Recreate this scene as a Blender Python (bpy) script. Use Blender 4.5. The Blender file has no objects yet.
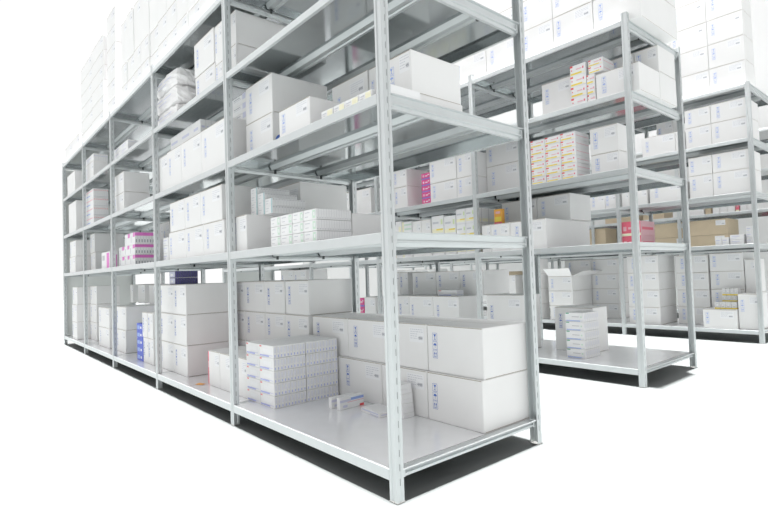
import bpy, bmesh, math, random
from mathutils import Matrix, Vector
random.seed(7)
COL = bpy.context.scene.collection
PI = math.pi

# ------------------------------------------------------------------ materials
def mat(name, col, rough=.6, metal=0.0, noise=0.0, nscale=20.0, bump=0.0, spec=None):
    m = bpy.data.materials.new(name); m.use_nodes = True
    nt = m.node_tree; b = nt.nodes['Principled BSDF']
    b.inputs['Base Color'].default_value = (*col, 1)
    b.inputs['Roughness'].default_value = rough
    b.inputs['Metallic'].default_value = metal
    if spec is not None: b.inputs['Specular IOR Level'].default_value = spec
    if noise or bump:
        tc = nt.nodes.new('ShaderNodeTexCoord'); n = nt.nodes.new('ShaderNodeTexNoise')
        n.inputs['Scale'].default_value = nscale; n.inputs['Detail'].default_value = 4
        nt.links.new(tc.outputs['Object'], n.inputs['Vector'])
        if noise:
            r = nt.nodes.new('ShaderNodeValToRGB')
            lo = tuple(max(0, c*(1-noise)) for c in col); hi = tuple(min(1, c*(1+noise)) for c in col)
            r.color_ramp.elements[0].position = .3; r.color_ramp.elements[1].position = .7
            r.color_ramp.elements[0].color = (*lo, 1); r.color_ramp.elements[1].color = (*hi, 1)
            nt.links.new(n.outputs['Fac'], r.inputs['Fac']); nt.links.new(r.outputs['Color'], b.inputs['Base Color'])
        if bump:
            bp = nt.nodes.new('ShaderNodeBump'); bp.inputs['Strength'].default_value = bump; bp.inputs['Distance'].default_value = .004
            nt.links.new(n.outputs['Fac'], bp.inputs['Height']); nt.links.new(bp.outputs['Normal'], b.inputs['Normal'])
    return m

M = dict(
    steel=mat('galvanised_steel', (.60, .63, .635), .30, .55, .02, 14), decktop_lit=mat('deck_top_lit', (.90, .905, .92), .15, .35, .02, 12),  # tray top: the deck sheet lightened as if lit from above
    deck=mat('galvanised_deck_shaded', (.45, .48, .485), .11, .92, .03, 12),  # underside of the same sheet, its shade put into a darker colour
    rib=mat('rolled_rib', (.52, .55, .555), .4, .8, .02, 12),
    slot=mat('slot_shadow', (.27, .285, .29), .8),
    rib_dark=mat('rib_end_dark', (.03, .035, .035), .5),  # near-black stands in for shade in the rib openings
    board=mat('white_board', (.83, .825, .82), .55, 0, .012, 6),
    edge=mat('kraft_edge', (.36, .31, .25), .8),
    sticker=mat('label_paper', (.86, .865, .88), .5),
    ink=mat('label_ink', (.58, .59, .63), .6),
    barcode=mat('barcode_ink', (.36, .37, .41), .6),
    blue=mat('print_blue', (.05, .14, .52), .5),
    lblue=mat('print_light_blue', (.28, .40, .78), .5),
    white=mat('pack_white', (.84, .84, .845), .45),
    groove=mat('pack_groove', (.55, .55, .57), .6),
    lav=mat('pack_lavender', (.62, .63, .78), .5),
    softred=mat('print_soft_red', (.85, .28, .26), .5), softblue=mat('print_soft_blue', (.38, .42, .78), .5), palelav=mat('pack_pale_lavender', (.74, .745, .82), .5),
    red=mat('print_red', (.78, .08, .09), .5),
    pinkred=mat('pack_pink_red', (.78, .13, .20), .5),
    pink=mat('pack_pink', (.72, .17, .55), .5),
    ltpink=mat('pack_light_pink', (.80, .45, .50), .5),
    magenta=mat('pack_magenta', (.74, .08, .28), .5),
    violet=mat('pack_violet', (.28, .2, .62), .5),
    navy=mat('pack_navy', (.035, .045, .16), .45),
    brightblue=mat('pack_bright_blue', (.05, .10, .62), .45),
    yellow=mat('print_yellow', (.86, .68, .08), .5),
    paleyellow=mat('print_pale_yellow', (.88, .85, .62), .5),
    orange=mat('pack_orange', (.85, .40, .06), .5),
    green=mat('print_green', (.58, .74, .62), .5),
    lime=mat('print_lime', (.66, .78, .45), .5),
    teal=mat('print_teal', (.38, .55, .58), .5),
    dkgreen=mat('print_dark_green', (.10, .42, .25), .5),
    kraft=mat('kraft_board', (.60, .49, .34), .75, 0, .04, 8),
    bag=mat('soft_wrap', (.84, .83, .83), .35, 0, .02, 30, .5),
    foot=mat('foot_plate', (.25, .25, .24), .6, .5),
)
_f = mat('floor_paint', (.133, .141, .1395), .5, 0, .05, 3); M['floor'] = _f
M['wall'] = mat('wall_paint', (.69, .69, .685), .8, 0, .01, 2)
M['panel'] = mat('panel_paint', (.74, .76, .74), .6, 0, .01, 2)
MATS = list(M)

# ------------------------------------------------------------------ mesh collector
class MB:
    def __init__(s): s.v = []; s.f = []; s.m = []
    def quad(s, a, b, c, d, m):
        i = len(s.v); s.v += [a, b, c, d]; s.f.append((i, i+1, i+2, i+3)); s.m.append(m)
    def poly(s, pts, m):
        i = len(s.v); s.v += list(pts); s.f.append(tuple(range(i, i+len(pts)))); s.m.append(m)
    def box(s, x0, x1, y0, y1, z0, z1, m, ch=0.0):
        if ch <= 0:
            i = len(s.v)
            s.v += [(x, y, z) for z in (z0, z1) for y in (y0, y1) for x in (x0, x1)]
            for f in ((0, 2, 3, 1), (4, 5, 7, 6), (0, 1, 5, 4), (2, 6, 7, 3), (0, 4, 6, 2), (1, 3, 7, 5)):
                s.f.append(tuple(i+k for k in f)); s.m.append(m)
            return
        bm = bmesh.new(); bmesh.ops.create_cube(bm, size=1)
        for v in bm.verts:
            v.co = Vector((x0 if v.co.x < 0 else x1, y0 if v.co.y < 0 else y1, z0 if v.co.z < 0 else z1))
        bmesh.ops.bevel(bm, geom=list(bm.edges), offset=ch, segments=1, affect='EDGES')
        i = len(s.v); bm.verts.index_update()
        s.v += [tuple(v.co) for v in bm.verts]
        for f in bm.faces: s.f.append(tuple(i+v.index for v in f.verts)); s.m.append(m)
        bm.free()
    def extrude(s, path, axis, a, b, m, close=True, per=None):
        """path: 2-D points, extruded along axis from a to b"""
        def p(q, t):
            return {'z': (q[0], q[1], t), 'y': (q[0], t, q[1]), 'x': (t, q[0], q[1])}[axis]
        i = len(s.v); n = len(path)
        s.v += [p(q, a) for q in path] + [p(q, b) for q in path]
        for k in range(n if close else n-1):
            j = (k+1) % n; s.f.append((i+k, i+j, i+n+j, i+n+k)); s.m.append(per.get(k, m) if per else m)
    def mesh(s, name):
        me = bpy.data.meshes.new(name); me.from_pydata([tuple(v) for v in s.v], [], s.f)
        used = []
        for k in s.m:
            if k not in used: used.append(k)
        for k in used: me.materials.append(M[k])
        me.polygons.foreach_set('material_index', [used.index(k) for k in s.m])
        me.update(); return me

def link(name, me, parent=None, loc=(0, 0, 0), rot=None):
    o = bpy.data.objects.new(name, me); COL.objects.link(o)
    if parent is not None: o.parent = parent
    o.location = loc
    if rot: o.rotation_euler = rot
    return o
LABELS = {}
def tag(o, label, cat, group=None):
    n = len(label.replace(',', ' ').split())
    assert 4 <= n <= 16, (n, label)
    assert label not in LABELS, label
    LABELS[label] = 1
    o['label'] = label; o['category'] = cat
    if group: o['group'] = group
    return o
def structure(name, me, loc=(0, 0, 0)):
    o = link(name, me, None, loc); o['kind'] = 'structure'; return o

# ------------------------------------------------------------------ setting
mb = MB(); mb.quad((-30, -30, 0), (30, -30, 0), (30, 30, 0), (-30, 30, 0), 'floor'); structure('floor', mb.mesh('floor'))
mb = MB(); mb.box(9.4, 9.5, -1.5, 16, 0, 6.5, 'wall'); structure('wall_right', mb.mesh('wall_right'))

# ------------------------------------------------------------------ shelving
PW = .040; BAY = 1.333
def post_mesh(H, flip, D):
    t = .0025; d = .034; w = PW
    # C-shaped section: face with a pressed central groove, flanges with a pressed bead, open at the back
    out = [(d, .002), (d, 0), (.024, 0), (.022, .002), (.014, .002), (.012, 0), (.001, 0), (0, .001), (0, .011), (.0035, .014), (.0035, .026), (0, .029), (0, w-.001), (.001, w),
           (.012, w), (.014, w-.002), (.022, w-.002), (.024, w), (d, w), (d, w-.002)]
    inn = [(d, w-t), (t, w-t), (t, .0305), (.006, .0275), (.006, .0125), (t, .0095), (t, t), (d, t)]
    path = out + inn
    mb = MB()
    f = (lambda p: (D-p[0], p[1])) if flip else (lambda p: p)
    pp = [f(p) for p in path]
    mb.extrude(pp, 'z', .004, H, 'steel')
    # thin top cap over the profile
    for a, b in (((0, 0), (t, w)), ((0, 0), (d, t)), ((0, w-t), (d, w))):
        x0, y0 = f(a); x1, y1 = f(b)
        if x0 > x1: x0, x1 = x1, x0
        mb.quad((x0, y0, H), (x1, y0, H), (x1, y1, H), (x0, y1, H), 'steel')
    # punched slots on both flanges
    z = .06
    while z < H-.04:
        for y, e in ((.0014, 0), (w-.0014, 0)):
            for xa, xb in ((.0165, .0195),):
                a, b = f((xa, 0))[0], f((xb, 0))[0]
                mb.quad((a, y, z), (b, y, z), (b, y, z+.024), (a, y, z+.024), 'slot')
        z += .05
    return mb.mesh('post')
def foot_mesh(flip, D):
    mb = MB(); x0, x1 = (D-.037, D+.002) if flip else (-.002, .037)
    mb.box(x0, x1, -.002, PW+.002, 0, .004, 'foot'); return mb.mesh('foot')
def shelf_mesh(L, D, th):
    mb = MB()
    # cross-section in X,Z: deck with folded front and back lips
    path = [(.016, -th), (0.001, -th), (0.001, -.002), (.003, 0), (D-.003, 0), (D-.001, -.002), (D-.001, -th), (D-.016, -th),
            (D-.016, -th+.002), (D-.003, -th+.002), (D-.003, -.0025), (.003, -.0025), (.003, -th+.002), (.016, -th+.002)]
    mb.extrude(path, 'y', 0.001, L-.001, 'deck', per={0: 'steel', 1: 'steel', 2: 'steel', 3: 'decktop_lit', 4: 'steel', 5: 'steel', 6: 'steel'})
    for y in (0.001, L-.003):            # folded ends of the tray
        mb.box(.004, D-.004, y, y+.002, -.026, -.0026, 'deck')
    return mb.mesh('shelf')
def rib_mesh(L, xc, th):
    w = .075; h = .026
    path = [(xc-w/2, -.0026), (xc-w/2+.012, -h), (xc-.012, -h), (xc-.008, -h+.006), (xc+.008, -h+.006), (xc+.012, -h), (xc+w/2-.012, -h), (xc+w/2, -.0026)]
    mb = MB(); mb.extrude(path, 'y', .012, L-.012, 'rib', close=True)
    for y in (.012, L-.012): mb.poly([(p[0], y, p[1]) for p in path], 'rib')
    return mb.mesh('stiffener')
def rib_end_shade_mesh(L, xc):
    r = []
    for y in (.006, L-.014):
        mb = MB(); mb.box(xc-.006, xc+.006, y, y+.008, -.045, -.012, 'rib_dark'); r.append(mb.mesh('rib_end_shade'))  # dark box painted for the shade inside an open rib end
    return r
def beam_mesh(D, h):
    # folded profile: slanted upper web, a rounded ridge, slanted lower web, and a flat flange on top
    path = [(-.006, 0), (-.006, -.003), (.006, -.004), (.010, -h*.50), (.002, -h*.58), (.002, -h*.68), (.010, -h*.74), (.012, -h), (.026, -h), (.026, -.003), (.0315, -.003), (.0315, 0)]
    mb = MB(); mb.extrude(path, 'x', .036, D-.036, 'steel')
    for x in (.038, D-.050): mb.box(x, x+.012, .001, .012, -h*.9, -.006, 'steel')
    return mb.mesh('end_beam')
def rack(label, X0, Y0, D, nb, levels, lips, H, panel=False, fine=True):
    root = bpy.data.objects.new('shelving_rack', None); COL.objects.link(root); root.location = (X0, Y0, 0)
    tag(root, label, 'shelving rack')
    pm = [post_mesh(H, False, D), post_mesh(H, True, D)]; fm = [foot_mesh(False, D), foot_mesh(True, D)]
    bmh = [beam_mesh(D, .034)]+[beam_mesh(D, .052)]*4; L = BAY-PW
    sm = [shelf_mesh(L, D, th) for th in lips]
    rm = [rib_mesh(L, D*f, .04) for f in (.32, .68)]; cm = rib_end_shade_mesh(L, D*.32)+rib_end_shade_mesh(L, D*.68)
    for i in range(nb+1):
        for k in (0, 1):
            p = link('post', pm[k], root, (0, i*BAY, 0)); link('foot', fm[k], p)
        for k, z in enumerate(levels): link('end_beam', bmh[k], root, (0, i*BAY+.008, z-.0003))
    for i in range(nb):
        for k, z in enumerate(levels):
            s = link('shelf', sm[k], root, (0, i*BAY+PW, z))
            if fine:
                for r in rm: link('stiffener', r, s)
                for c in cm: link('rib_end_shade', c, s)
    if panel:
        mb = MB(); y = nb*BAY+PW+.01
        mb.box(.0, D, y, y+.02, .05, 2.36, 'panel'); link('end_panel', mb.mesh('end_panel'), root)
    return root
LIP = [.039, .040, .037, .034, .034]
rack('long galvanised steel shelving rack in front, nearest the camera', 0, 0, .8916, 5, [.112, .949, 1.453, 1.95, 2.414], LIP, 2.446, True)
rack('galvanised steel shelving rack in the middle, behind the front rack', 2.276, .12, .929, 5, [.116, .956, 1.456, 1.972, 2.453], LIP, 2.50, True)
rack('galvanised steel shelving rack at the right edge', 4.829, .07, .929, 5, [.125, .979, 1.491, 2.024, 2.566], LIP, 2.58, False)
rack('pale steel shelving rack farthest back against the wall', 7.05, .207, .929, 6, [.125, .98, 1.496, 2.03, 2.56], LIP, 2.6, False, False)

# ------------------------------------------------------------------ cartons and packs
BOXES = [
 ('A', 0, 'carton', 'near stack lower row', [
  (0, 4, 0, 1, 0.537, 0.853, 1.087, 1.376, 0.112, 0.334),
  (1, 4, 0, 1, 0.537, 0.874, 0.711, 1.083, 0.112, 0.334),
  (2, 4, 0, 1, 0.537, 0.874, 0.378, 0.707, 0.112, 0.334),
  (3, 4, 0, 1, 0.537, 0.874, 0.046, 0.374, 0.112, 0.334),
 ]),
 ('A', 0, 'carton', 'near stack upper row', [
  (0, 4, 0, 1, 0.552, 0.853, 1.018, 1.388, 0.334, 0.554),
  (1, 4, 0, 1, 0.552, 0.889, 0.645, 1.014, 0.334, 0.554),
  (2, 4, 0, 1, 0.552, 0.889, 0.382, 0.641, 0.334, 0.554),
  (3, 4, 0, 1, 0.552, 0.889, 0.046, 0.378, 0.334, 0.554),
 ]),
 ('A', 0, 'blue_bundle', 'white and blue bundle block', [
  (0, 2, 0, 5, 0.116, 0.311, 1.25, 1.407, 0.112, 0.177),
  (0, 2, 1, 5, 0.116, 0.311, 1.25, 1.407, 0.177, 0.243),
  (0, 2, 2, 5, 0.116, 0.311, 1.25, 1.407, 0.243, 0.308),
  (0, 2, 3, 5, 0.116, 0.311, 1.25, 1.407, 0.308, 0.374),
  (0, 2, 4, 5, 0.116, 0.311, 1.25, 1.407, 0.374, 0.44),
  (1, 2, 0, 5, 0.116, 0.311, 1.086, 1.246, 0.112, 0.177),
  (1, 2, 1, 5, 0.116, 0.311, 1.086, 1.246, 0.177, 0.243),
  (1, 2, 2, 5, 0.116, 0.311, 1.086, 1.246, 0.243, 0.308),
  (1, 2, 3, 5, 0.116, 0.311, 1.086, 1.246, 0.308, 0.374),
  (1, 2, 4, 5, 0.116, 0.311, 1.086, 1.246, 0.374, 0.44),
 ]),
 ('A', 0, 'blue_bundle', 'rear bundle block', [
  (0, 2, 0, 5, 0.315, 0.524, 1.25, 1.407, 0.112, 0.177),
  (0, 2, 1, 5, 0.315, 0.524, 1.25, 1.407, 0.177, 0.243),
  (0, 2, 2, 5, 0.315, 0.524, 1.25, 1.407, 0.243, 0.308),
  (0, 2, 3, 5, 0.315, 0.524, 1.25, 1.407, 0.308, 0.374),
  (0, 2, 4, 5, 0.315, 0.524, 1.25, 1.407, 0.374, 0.44),
  (1, 2, 0, 5, 0.315, 0.524, 1.086, 1.246, 0.112, 0.177),
  (1, 2, 1, 5, 0.315, 0.524, 1.086, 1.246, 0.177, 0.243),
  (1, 2, 2, 5, 0.315, 0.524, 1.086, 1.246, 0.243, 0.308),
  (1, 2, 3, 5, 0.315, 0.524, 1.086, 1.246, 0.308, 0.374),
  (1, 2, 4, 5, 0.315, 0.524, 1.086, 1.246, 0.374, 0.44),
 ]),
 ('A', 0, 'carton', 'back stack', [
  (0, 4, 0, 3, 0.535, 0.875, 2.307, 2.618, 0.112, 0.334),
  (0, 4, 1, 3, 0.535, 0.875, 2.307, 2.618, 0.334, 0.555),
  (0, 4, 2, 3, 0.535, 0.875, 2.307, 2.618, 0.555, 0.777),
  (1, 4, 0, 3, 0.535, 0.875, 1.975, 2.303, 0.112, 0.334),
  (1, 4, 1, 3, 0.535, 0.875, 1.975, 2.303, 0.334, 0.555),
  (1, 4, 2, 3, 0.535, 0.875, 1.975, 2.303, 0.555, 0.777),
  (2, 4, 0, 3, 0.535, 0.875, 1.692, 1.971, 0.112, 0.334),
  (2, 4, 1, 3, 0.535, 0.875, 1.692, 1.971, 0.334, 0.555),
  (2, 4, 2, 3, 0.535, 0.875, 1.692, 1.971, 0.555, 0.777),
  (3, 4, 0, 3, 0.535, 0.875, 1.397, 1.688, 0.112, 0.334),
  (3, 4, 1, 3, 0.535, 0.875, 1.397, 1.688, 0.334, 0.555),
  (3, 4, 2, 3, 0.535, 0.875, 1.397, 1.688, 0.555, 0.777),
 ]),
 ('A', 0, 'carton', 'front stack', [
  (0, 2, 0, 3, 0.113, 0.48, 2.634, 2.978, 0.112, 0.333),
  (0, 2, 1, 3, 0.113, 0.48, 2.634, 2.978, 0.333, 0.553),
  (0, 2, 2, 3, 0.113, 0.48, 2.634, 2.978, 0.553, 0.772),
  (1, 2, 0, 3, 0.113, 0.48, 2.354, 2.63, 0.112, 0.333),
  (1, 2, 1, 3, 0.113, 0.48, 2.354, 2.63, 0.333, 0.553),
  (1, 2, 2, 3, 0.113, 0.48, 2.354, 2.63, 0.553, 0.772),
 ]),
 ('A', 0, 'navy_bundle', 'navy blue bundles', [
  (0, 1, 0, 2, 0.15, 0.323, 2.686, 2.827, 0.772, 0.824),
  (0, 1, 1, 2, 0.15, 0.323, 2.686, 2.827, 0.824, 0.876),
 ]),
 ('A', 0, 'small_carton', 'front row', [
  (0, 4, 0, 1, 0.12, 0.42, 1.802, 1.977, 0.112, 0.339),
  (1, 4, 0, 1, 0.12, 0.42, 1.637, 1.798, 0.112, 0.339),
  (2, 4, 0, 1, 0.12, 0.42, 1.577, 1.633, 0.112, 0.339),
  (3, 4, 0, 1, 0.12, 0.42, 1.402, 1.573, 0.112, 0.339),
 ]),
 ('A', 0, 'carton', 'two column stack', [
  (0, 2, 0, 2, 0.1, 0.4, 3.252, 3.394, 0.112, 0.327),
  (0, 2, 1, 2, 0.1, 0.4, 3.252, 3.394, 0.327, 0.541),
  (1, 2, 0, 2, 0.1, 0.4, 3.113, 3.248, 0.112, 0.327),
  (1, 2, 1, 2, 0.1, 0.4, 3.113, 3.248, 0.327, 0.541),
 ]),
 ('A', 0, 'bright_blue_pack', 'bright blue stack', [
  (0, 1, 0, 5, 0.1, 0.22, 3.401, 3.583, 0.112, 0.177),
  (0, 1, 1, 5, 0.1, 0.22, 3.401, 3.583, 0.177, 0.242),
  (0, 1, 2, 5, 0.1, 0.22, 3.401, 3.583, 0.242, 0.306),
  (0, 1, 3, 5, 0.1, 0.22, 3.401, 3.583, 0.306, 0.371),
  (0, 1, 4, 5, 0.1, 0.22, 3.401, 3.583, 0.371, 0.436),
 ]),
 ('A', 0, 'carton', 'wide stack', [
  (0, 1, 0, 2, 0.131, 0.53, 4.074, 4.468, 0.112, 0.334),
  (0, 1, 1, 2, 0.131, 0.53, 4.074, 4.468, 0.334, 0.562),
 ]),
 ('A', 0, 'small_carton', 'left upright box at back', [
  (0, 1, 0, 1, 0.45, 0.7, 5.064, 5.189, 0.562, 0.774),
 ]),
 ('A', 0, 'small_carton', 'middle upright box at back', [
  (0, 1, 0, 1, 0.45, 0.7, 4.595, 4.862, 0.562, 0.771),
 ]),
 ('A', 0, 'small_carton', 'right upright box at back', [
  (0, 1, 0, 1, 0.45, 0.7, 4.206, 4.445, 0.562, 0.769),
 ]),
 ('A', 0, 'carton', 'tall stack', [
  (0, 1, 0, 3, 0.17, 0.427, 5.581, 5.948, 0.112, 0.331),
  (0, 1, 1, 3, 0.17, 0.427, 5.581, 5.948, 0.331, 0.55),
  (0, 1, 2, 3, 0.17, 0.427, 5.581, 5.948, 0.55, 0.77),
 ]),
 ('A', 0, 'carton', 'low stack', [
  (0, 1, 0, 2, 0.1, 0.45, 4.611, 5.098, 0.112, 0.325),
  (0, 1, 1, 2, 0.1, 0.45, 4.611, 5.098, 0.325, 0.539),
 ]),
 ('A', 0, 'carton', 'far stack', [
  (0, 1, 0, 3, 0.03, 0.33, 5.963, 6.261, 0.112, 0.329),
  (0, 1, 1, 3, 0.03, 0.33, 5.963, 6.261, 0.329, 0.547),
  (0, 1, 2, 3, 0.03, 0.33, 5.963, 6.261, 0.547, 0.764),
 ]),
 ('A', 1, 'carton', 'front carton', [
  (0, 1, 0, 1, 0.04, 0.208, 1.206, 1.39, 0.949, 1.146),
 ]),
 ('A', 1, 'green_bundle', 'green tab bundles', [
  (0, 4, 0, 3, 0.03, 0.22, 0.821, 0.916, 0.949, 0.997),
  (0, 4, 1, 3, 0.03, 0.22, 0.821, 0.916, 0.997, 1.046),
  (0, 4, 2, 3, 0.03, 0.22, 0.821, 0.916, 1.046, 1.094),
  (1, 4, 0, 3, 0.03, 0.22, 0.709, 0.817, 0.949, 0.997),
  (1, 4, 1, 3, 0.03, 0.22, 0.709, 0.817, 0.997, 1.046),
  (1, 4, 2, 3, 0.03, 0.22, 0.709, 0.817, 1.046, 1.094),
  (2, 4, 0, 3, 0.03, 0.22, 0.611, 0.705, 0.949, 0.997),
  (2, 4, 1, 3, 0.03, 0.22, 0.611, 0.705, 0.997, 1.046),
  (2, 4, 2, 3, 0.03, 0.22, 0.611, 0.705, 1.046, 1.094),
  (3, 4, 0, 3, 0.03, 0.22, 0.507, 0.607, 0.949, 0.997),
  (3, 4, 1, 3, 0.03, 0.22, 0.507, 0.607, 0.997, 1.046),
  (3, 4, 2, 3, 0.03, 0.22, 0.507, 0.607, 1.046, 1.094),
 ]),
 ('A', 1, 'plain_carton', 'plain carton beside green bundles', [
  (0, 1, 0, 1, 0.225, 0.46, 0.507, 0.898, 0.949, 1.083),
 ]),
 ('A', 1, 'plain_carton', 'carton row under teal bundles', [
  (0, 1, 0, 1, 0.32, 0.62, 0.932, 1.198, 0.949, 1.146),
 ]),
 ('A', 1, 'carton', 'tall back carton', [
  (0, 1, 0, 1, 0.4, 0.742, 1.24, 1.512, 0.949, 1.363),
 ]),
 ('A', 1, 'carton', 'lower row', [
  (0, 3, 0, 1, 0.03, 0.36, 2.102, 2.445, 0.949, 1.147),
  (1, 3, 0, 1, 0.03, 0.36, 1.788, 2.098, 0.949, 1.147),
  (2, 3, 0, 1, 0.03, 0.36, 1.475, 1.784, 0.949, 1.147),
 ]),
 ('A', 1, 'carton', 'upper row', [
  (0, 3, 0, 1, 0.03, 0.36, 2.11, 2.412, 1.147, 1.355),
  (1, 3, 0, 1, 0.03, 0.36, 1.83, 2.106, 1.147, 1.355),
  (2, 3, 0, 1, 0.03, 0.36, 1.501, 1.826, 1.147, 1.355),
 ]),
 ('A', 1, 'white_pack', 'little white packs', [
  (0, 1, 0, 3, 0.05, 0.17, 2.522, 2.642, 0.949, 1.007),
  (0, 1, 1, 3, 0.05, 0.17, 2.522, 2.642, 1.007, 1.065),
  (0, 1, 2, 3, 0.05, 0.17, 2.522, 2.642, 1.065, 1.123),
 ]),
 ('A', 1, 'carton', 'shaded pair at the back', [
  (0, 2, 0, 1, 0.4, 0.7, 3.773, 3.939, 0.949, 1.364),
  (1, 2, 0, 1, 0.4, 0.7, 3.597, 3.769, 0.949, 1.364),
 ]),
 ('A', 1, 'pink_bundle', 'pink banded bundles', [
  (0, 3, 0, 2, 0.06, 0.269, 3.801, 3.998, 0.949, 1.041),
  (0, 3, 1, 2, 0.06, 0.269, 3.801, 3.998, 1.041, 1.133),
  (1, 3, 0, 2, 0.06, 0.269, 3.629, 3.797, 0.949, 1.041),
  (1, 3, 1, 2, 0.06, 0.269, 3.629, 3.797, 1.041, 1.133),
  (2, 3, 0, 2, 0.06, 0.269, 3.45, 3.625, 0.949, 1.041),
  (2, 3, 1, 2, 0.06, 0.269, 3.45, 3.625, 1.041, 1.133),
 ]),
 ('A', 1, 'pink_bundle', 'pink banded bundles on top', [
  (0, 2, 0, 1, 0.06, 0.269, 3.604, 3.781, 1.133, 1.238),
  (1, 2, 0, 1, 0.06, 0.269, 3.442, 3.6, 1.133, 1.238),
 ]),
 ('A', 1, 'carton', 'grey stack', [
  (0, 1, 0, 2, 0.18, 0.507, 5.68, 5.931, 0.949, 1.183),
  (0, 1, 1, 2, 0.18, 0.507, 5.68, 5.931, 1.183, 1.417),
 ]),
 ('A', 1, 'pink_pack', 'pink edged pack', [
  (0, 1, 0, 1, 0.05, 0.123, 4.315, 4.68, 0.949, 1.12),
 ]),
 ('A', 1, 'carton', 'far stack', [
  (0, 1, 0, 2, 0.03, 0.33, 6.008, 6.392, 0.949, 1.15),
  (0, 1, 1, 2, 0.03, 0.33, 6.008, 6.392, 1.15, 1.352),
 ]),
 ('A', 2, 'carton', 'large stack', [
  (0, 1, 0, 2, 0.12, 0.474, 1.036, 1.347, 1.453, 1.674),
  (0, 1, 1, 2, 0.12, 0.474, 1.036, 1.347, 1.674, 1.883),
 ]),
 ('A', 2, 'carton', 'front carton', [
  (0, 1, 0, 1, 0.03, 0.33, 0.533, 0.806, 1.453, 1.594),
 ]),
 ('A', 2, 'carton', 'large near carton', [
  (0, 1, 0, 1, 0.19, 0.48, 0.052, 0.2, 1.502, 1.672),
 ]),
 ('A', 2, 'plain_carton', 'flat carton under large carton', [
  (0, 1, 0, 1, 0.2, 0.482, 0.047, 0.2, 1.453, 1.502),
 ]),
 ('A', 2, 'yellow_pack', 'low yellow spotted packs', [
  (0, 5, 0, 1, 0.02, 0.195, 0.342, 0.428, 1.453, 1.49),
  (1, 5, 0, 1, 0.02, 0.195, 0.262, 0.338, 1.453, 1.49),
  (2, 5, 0, 1, 0.02, 0.195, 0.172, 0.258, 1.453, 1.49),
  (3, 5, 0, 1, 0.02, 0.195, 0.092, 0.168, 1.453, 1.49),
  (4, 5, 0, 1, 0.039, 0.195, 0.012, 0.088, 1.453, 1.49),
 ]),
 ('A', 2, 'carton', 'middle cartons', [
  (0, 1, 0, 1, 0.4, 0.72, 0.579, 0.886, 1.453, 1.813),
 ]),
 ('A', 2, 'carton', 'middle cartons right', [
  (0, 1, 0, 1, 0.4, 0.72, 0.447, 0.567, 1.453, 1.809),
 ]),
 ('A', 2, 'carton', 'tall row', [
  (0, 4, 0, 1, 0.039, 0.36, 2.458, 2.796, 1.453, 1.731),
  (1, 4, 0, 1, 0.03, 0.36, 2.158, 2.454, 1.453, 1.731),
  (2, 4, 0, 1, 0.03, 0.36, 1.794, 2.154, 1.453, 1.731),
  (3, 4, 0, 1, 0.03, 0.36, 1.416, 1.79, 1.453, 1.731),
 ]),
 ('A', 2, 'white_pack', 'greyish packs behind', [
  (0, 3, 0, 1, 0.1, 0.32, 2.363, 2.586, 1.731, 1.874),
  (1, 3, 0, 1, 0.1, 0.32, 2.124, 2.359, 1.731, 1.874),
  (2, 3, 0, 1, 0.1, 0.32, 1.985, 2.12, 1.731, 1.874),
 ]),
 ('A', 2, 'purple_pack', 'purple tinted packs by post', [
  (0, 1, 0, 3, 0.16, 0.33, 1.428, 1.635, 1.731, 1.788),
  (0, 1, 1, 3, 0.16, 0.33, 1.428, 1.635, 1.788, 1.844),
  (0, 1, 2, 3, 0.16, 0.33, 1.428, 1.635, 1.844, 1.901),
 ]),
 ('A', 2, 'carton', 'end stack', [
  (0, 1, 0, 2, 0.06, 0.288, 3.783, 4.156, 1.453, 1.643),
  (0, 1, 1, 2, 0.06, 0.288, 3.783, 4.156, 1.643, 1.834),
 ]),
 ('A', 2, 'red_dot_bundle', 'red dotted bundles', [
  (0, 1, 0, 4, 0.05, 0.2, 5.042, 5.447, 1.453, 1.556),
  (0, 1, 1, 4, 0.05, 0.2, 5.042, 5.447, 1.556, 1.658),
  (0, 1, 2, 4, 0.05, 0.2, 5.042, 5.447, 1.658, 1.761),
  (0, 1, 3, 4, 0.05, 0.2, 5.042, 5.447, 1.761, 1.863),
 ]),
 ('A', 2, 'plain_carton', 'plain far carton', [
  (0, 1, 0, 1, 0.03, 0.33, 5.949, 6.433, 1.453, 1.847),
 ]),
 ('A', 3, 'carton', 'tall stack by post', [
  (0, 1, 0, 2, 0.1, 0.72, 1.407, 1.491, 1.95, 2.171),
  (0, 1, 1, 2, 0.1, 0.72, 1.407, 1.491, 2.171, 2.372),
 ]),
 ('A', 3, 'carton', 'blue marked stack', [
  (0, 1, 0, 2, 0.05, 0.39, 1.609, 1.927, 1.95, 2.115),
  (0, 1, 1, 2, 0.05, 0.39, 1.609, 1.927, 2.115, 2.331),
 ]),
 ('A', 3, 'carton', 'narrow stack at the post', [
  (0, 1, 0, 2, 0.05, 0.39, 1.497, 1.602, 1.95, 2.089),
  (0, 1, 1, 2, 0.05, 0.39, 1.497, 1.602, 2.089, 2.328),
 ]),
 ('A', 3, 'soft_bag', 'soft white bundles', [
  (0, 1, 0, 3, 0.05, 0.24, 2.278, 2.805, 1.95, 2.079),
  (0, 1, 1, 3, 0.05, 0.24, 2.278, 2.805, 2.079, 2.207),
  (0, 1, 2, 3, 0.05, 0.24, 2.278, 2.805, 2.207, 2.336),
 ]),
 ('A', 3, 'carton', 'back carton', [
  (0, 1, 0, 1, 0.27, 0.57, 2.532, 2.794, 1.95, 2.355),
 ]),
 ('A', 3, 'white_pack', 'white pack heap', [
  (0, 2, 0, 3, 0.06, 0.161, 3.869, 4.133, 1.95, 1.999),
  (0, 2, 1, 3, 0.06, 0.161, 3.869, 4.133, 1.999, 2.048),
  (0, 2, 2, 3, 0.06, 0.161, 3.869, 4.133, 2.048, 2.097),
  (1, 2, 0, 3, 0.06, 0.161, 3.621, 3.865, 1.95, 1.999),
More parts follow.
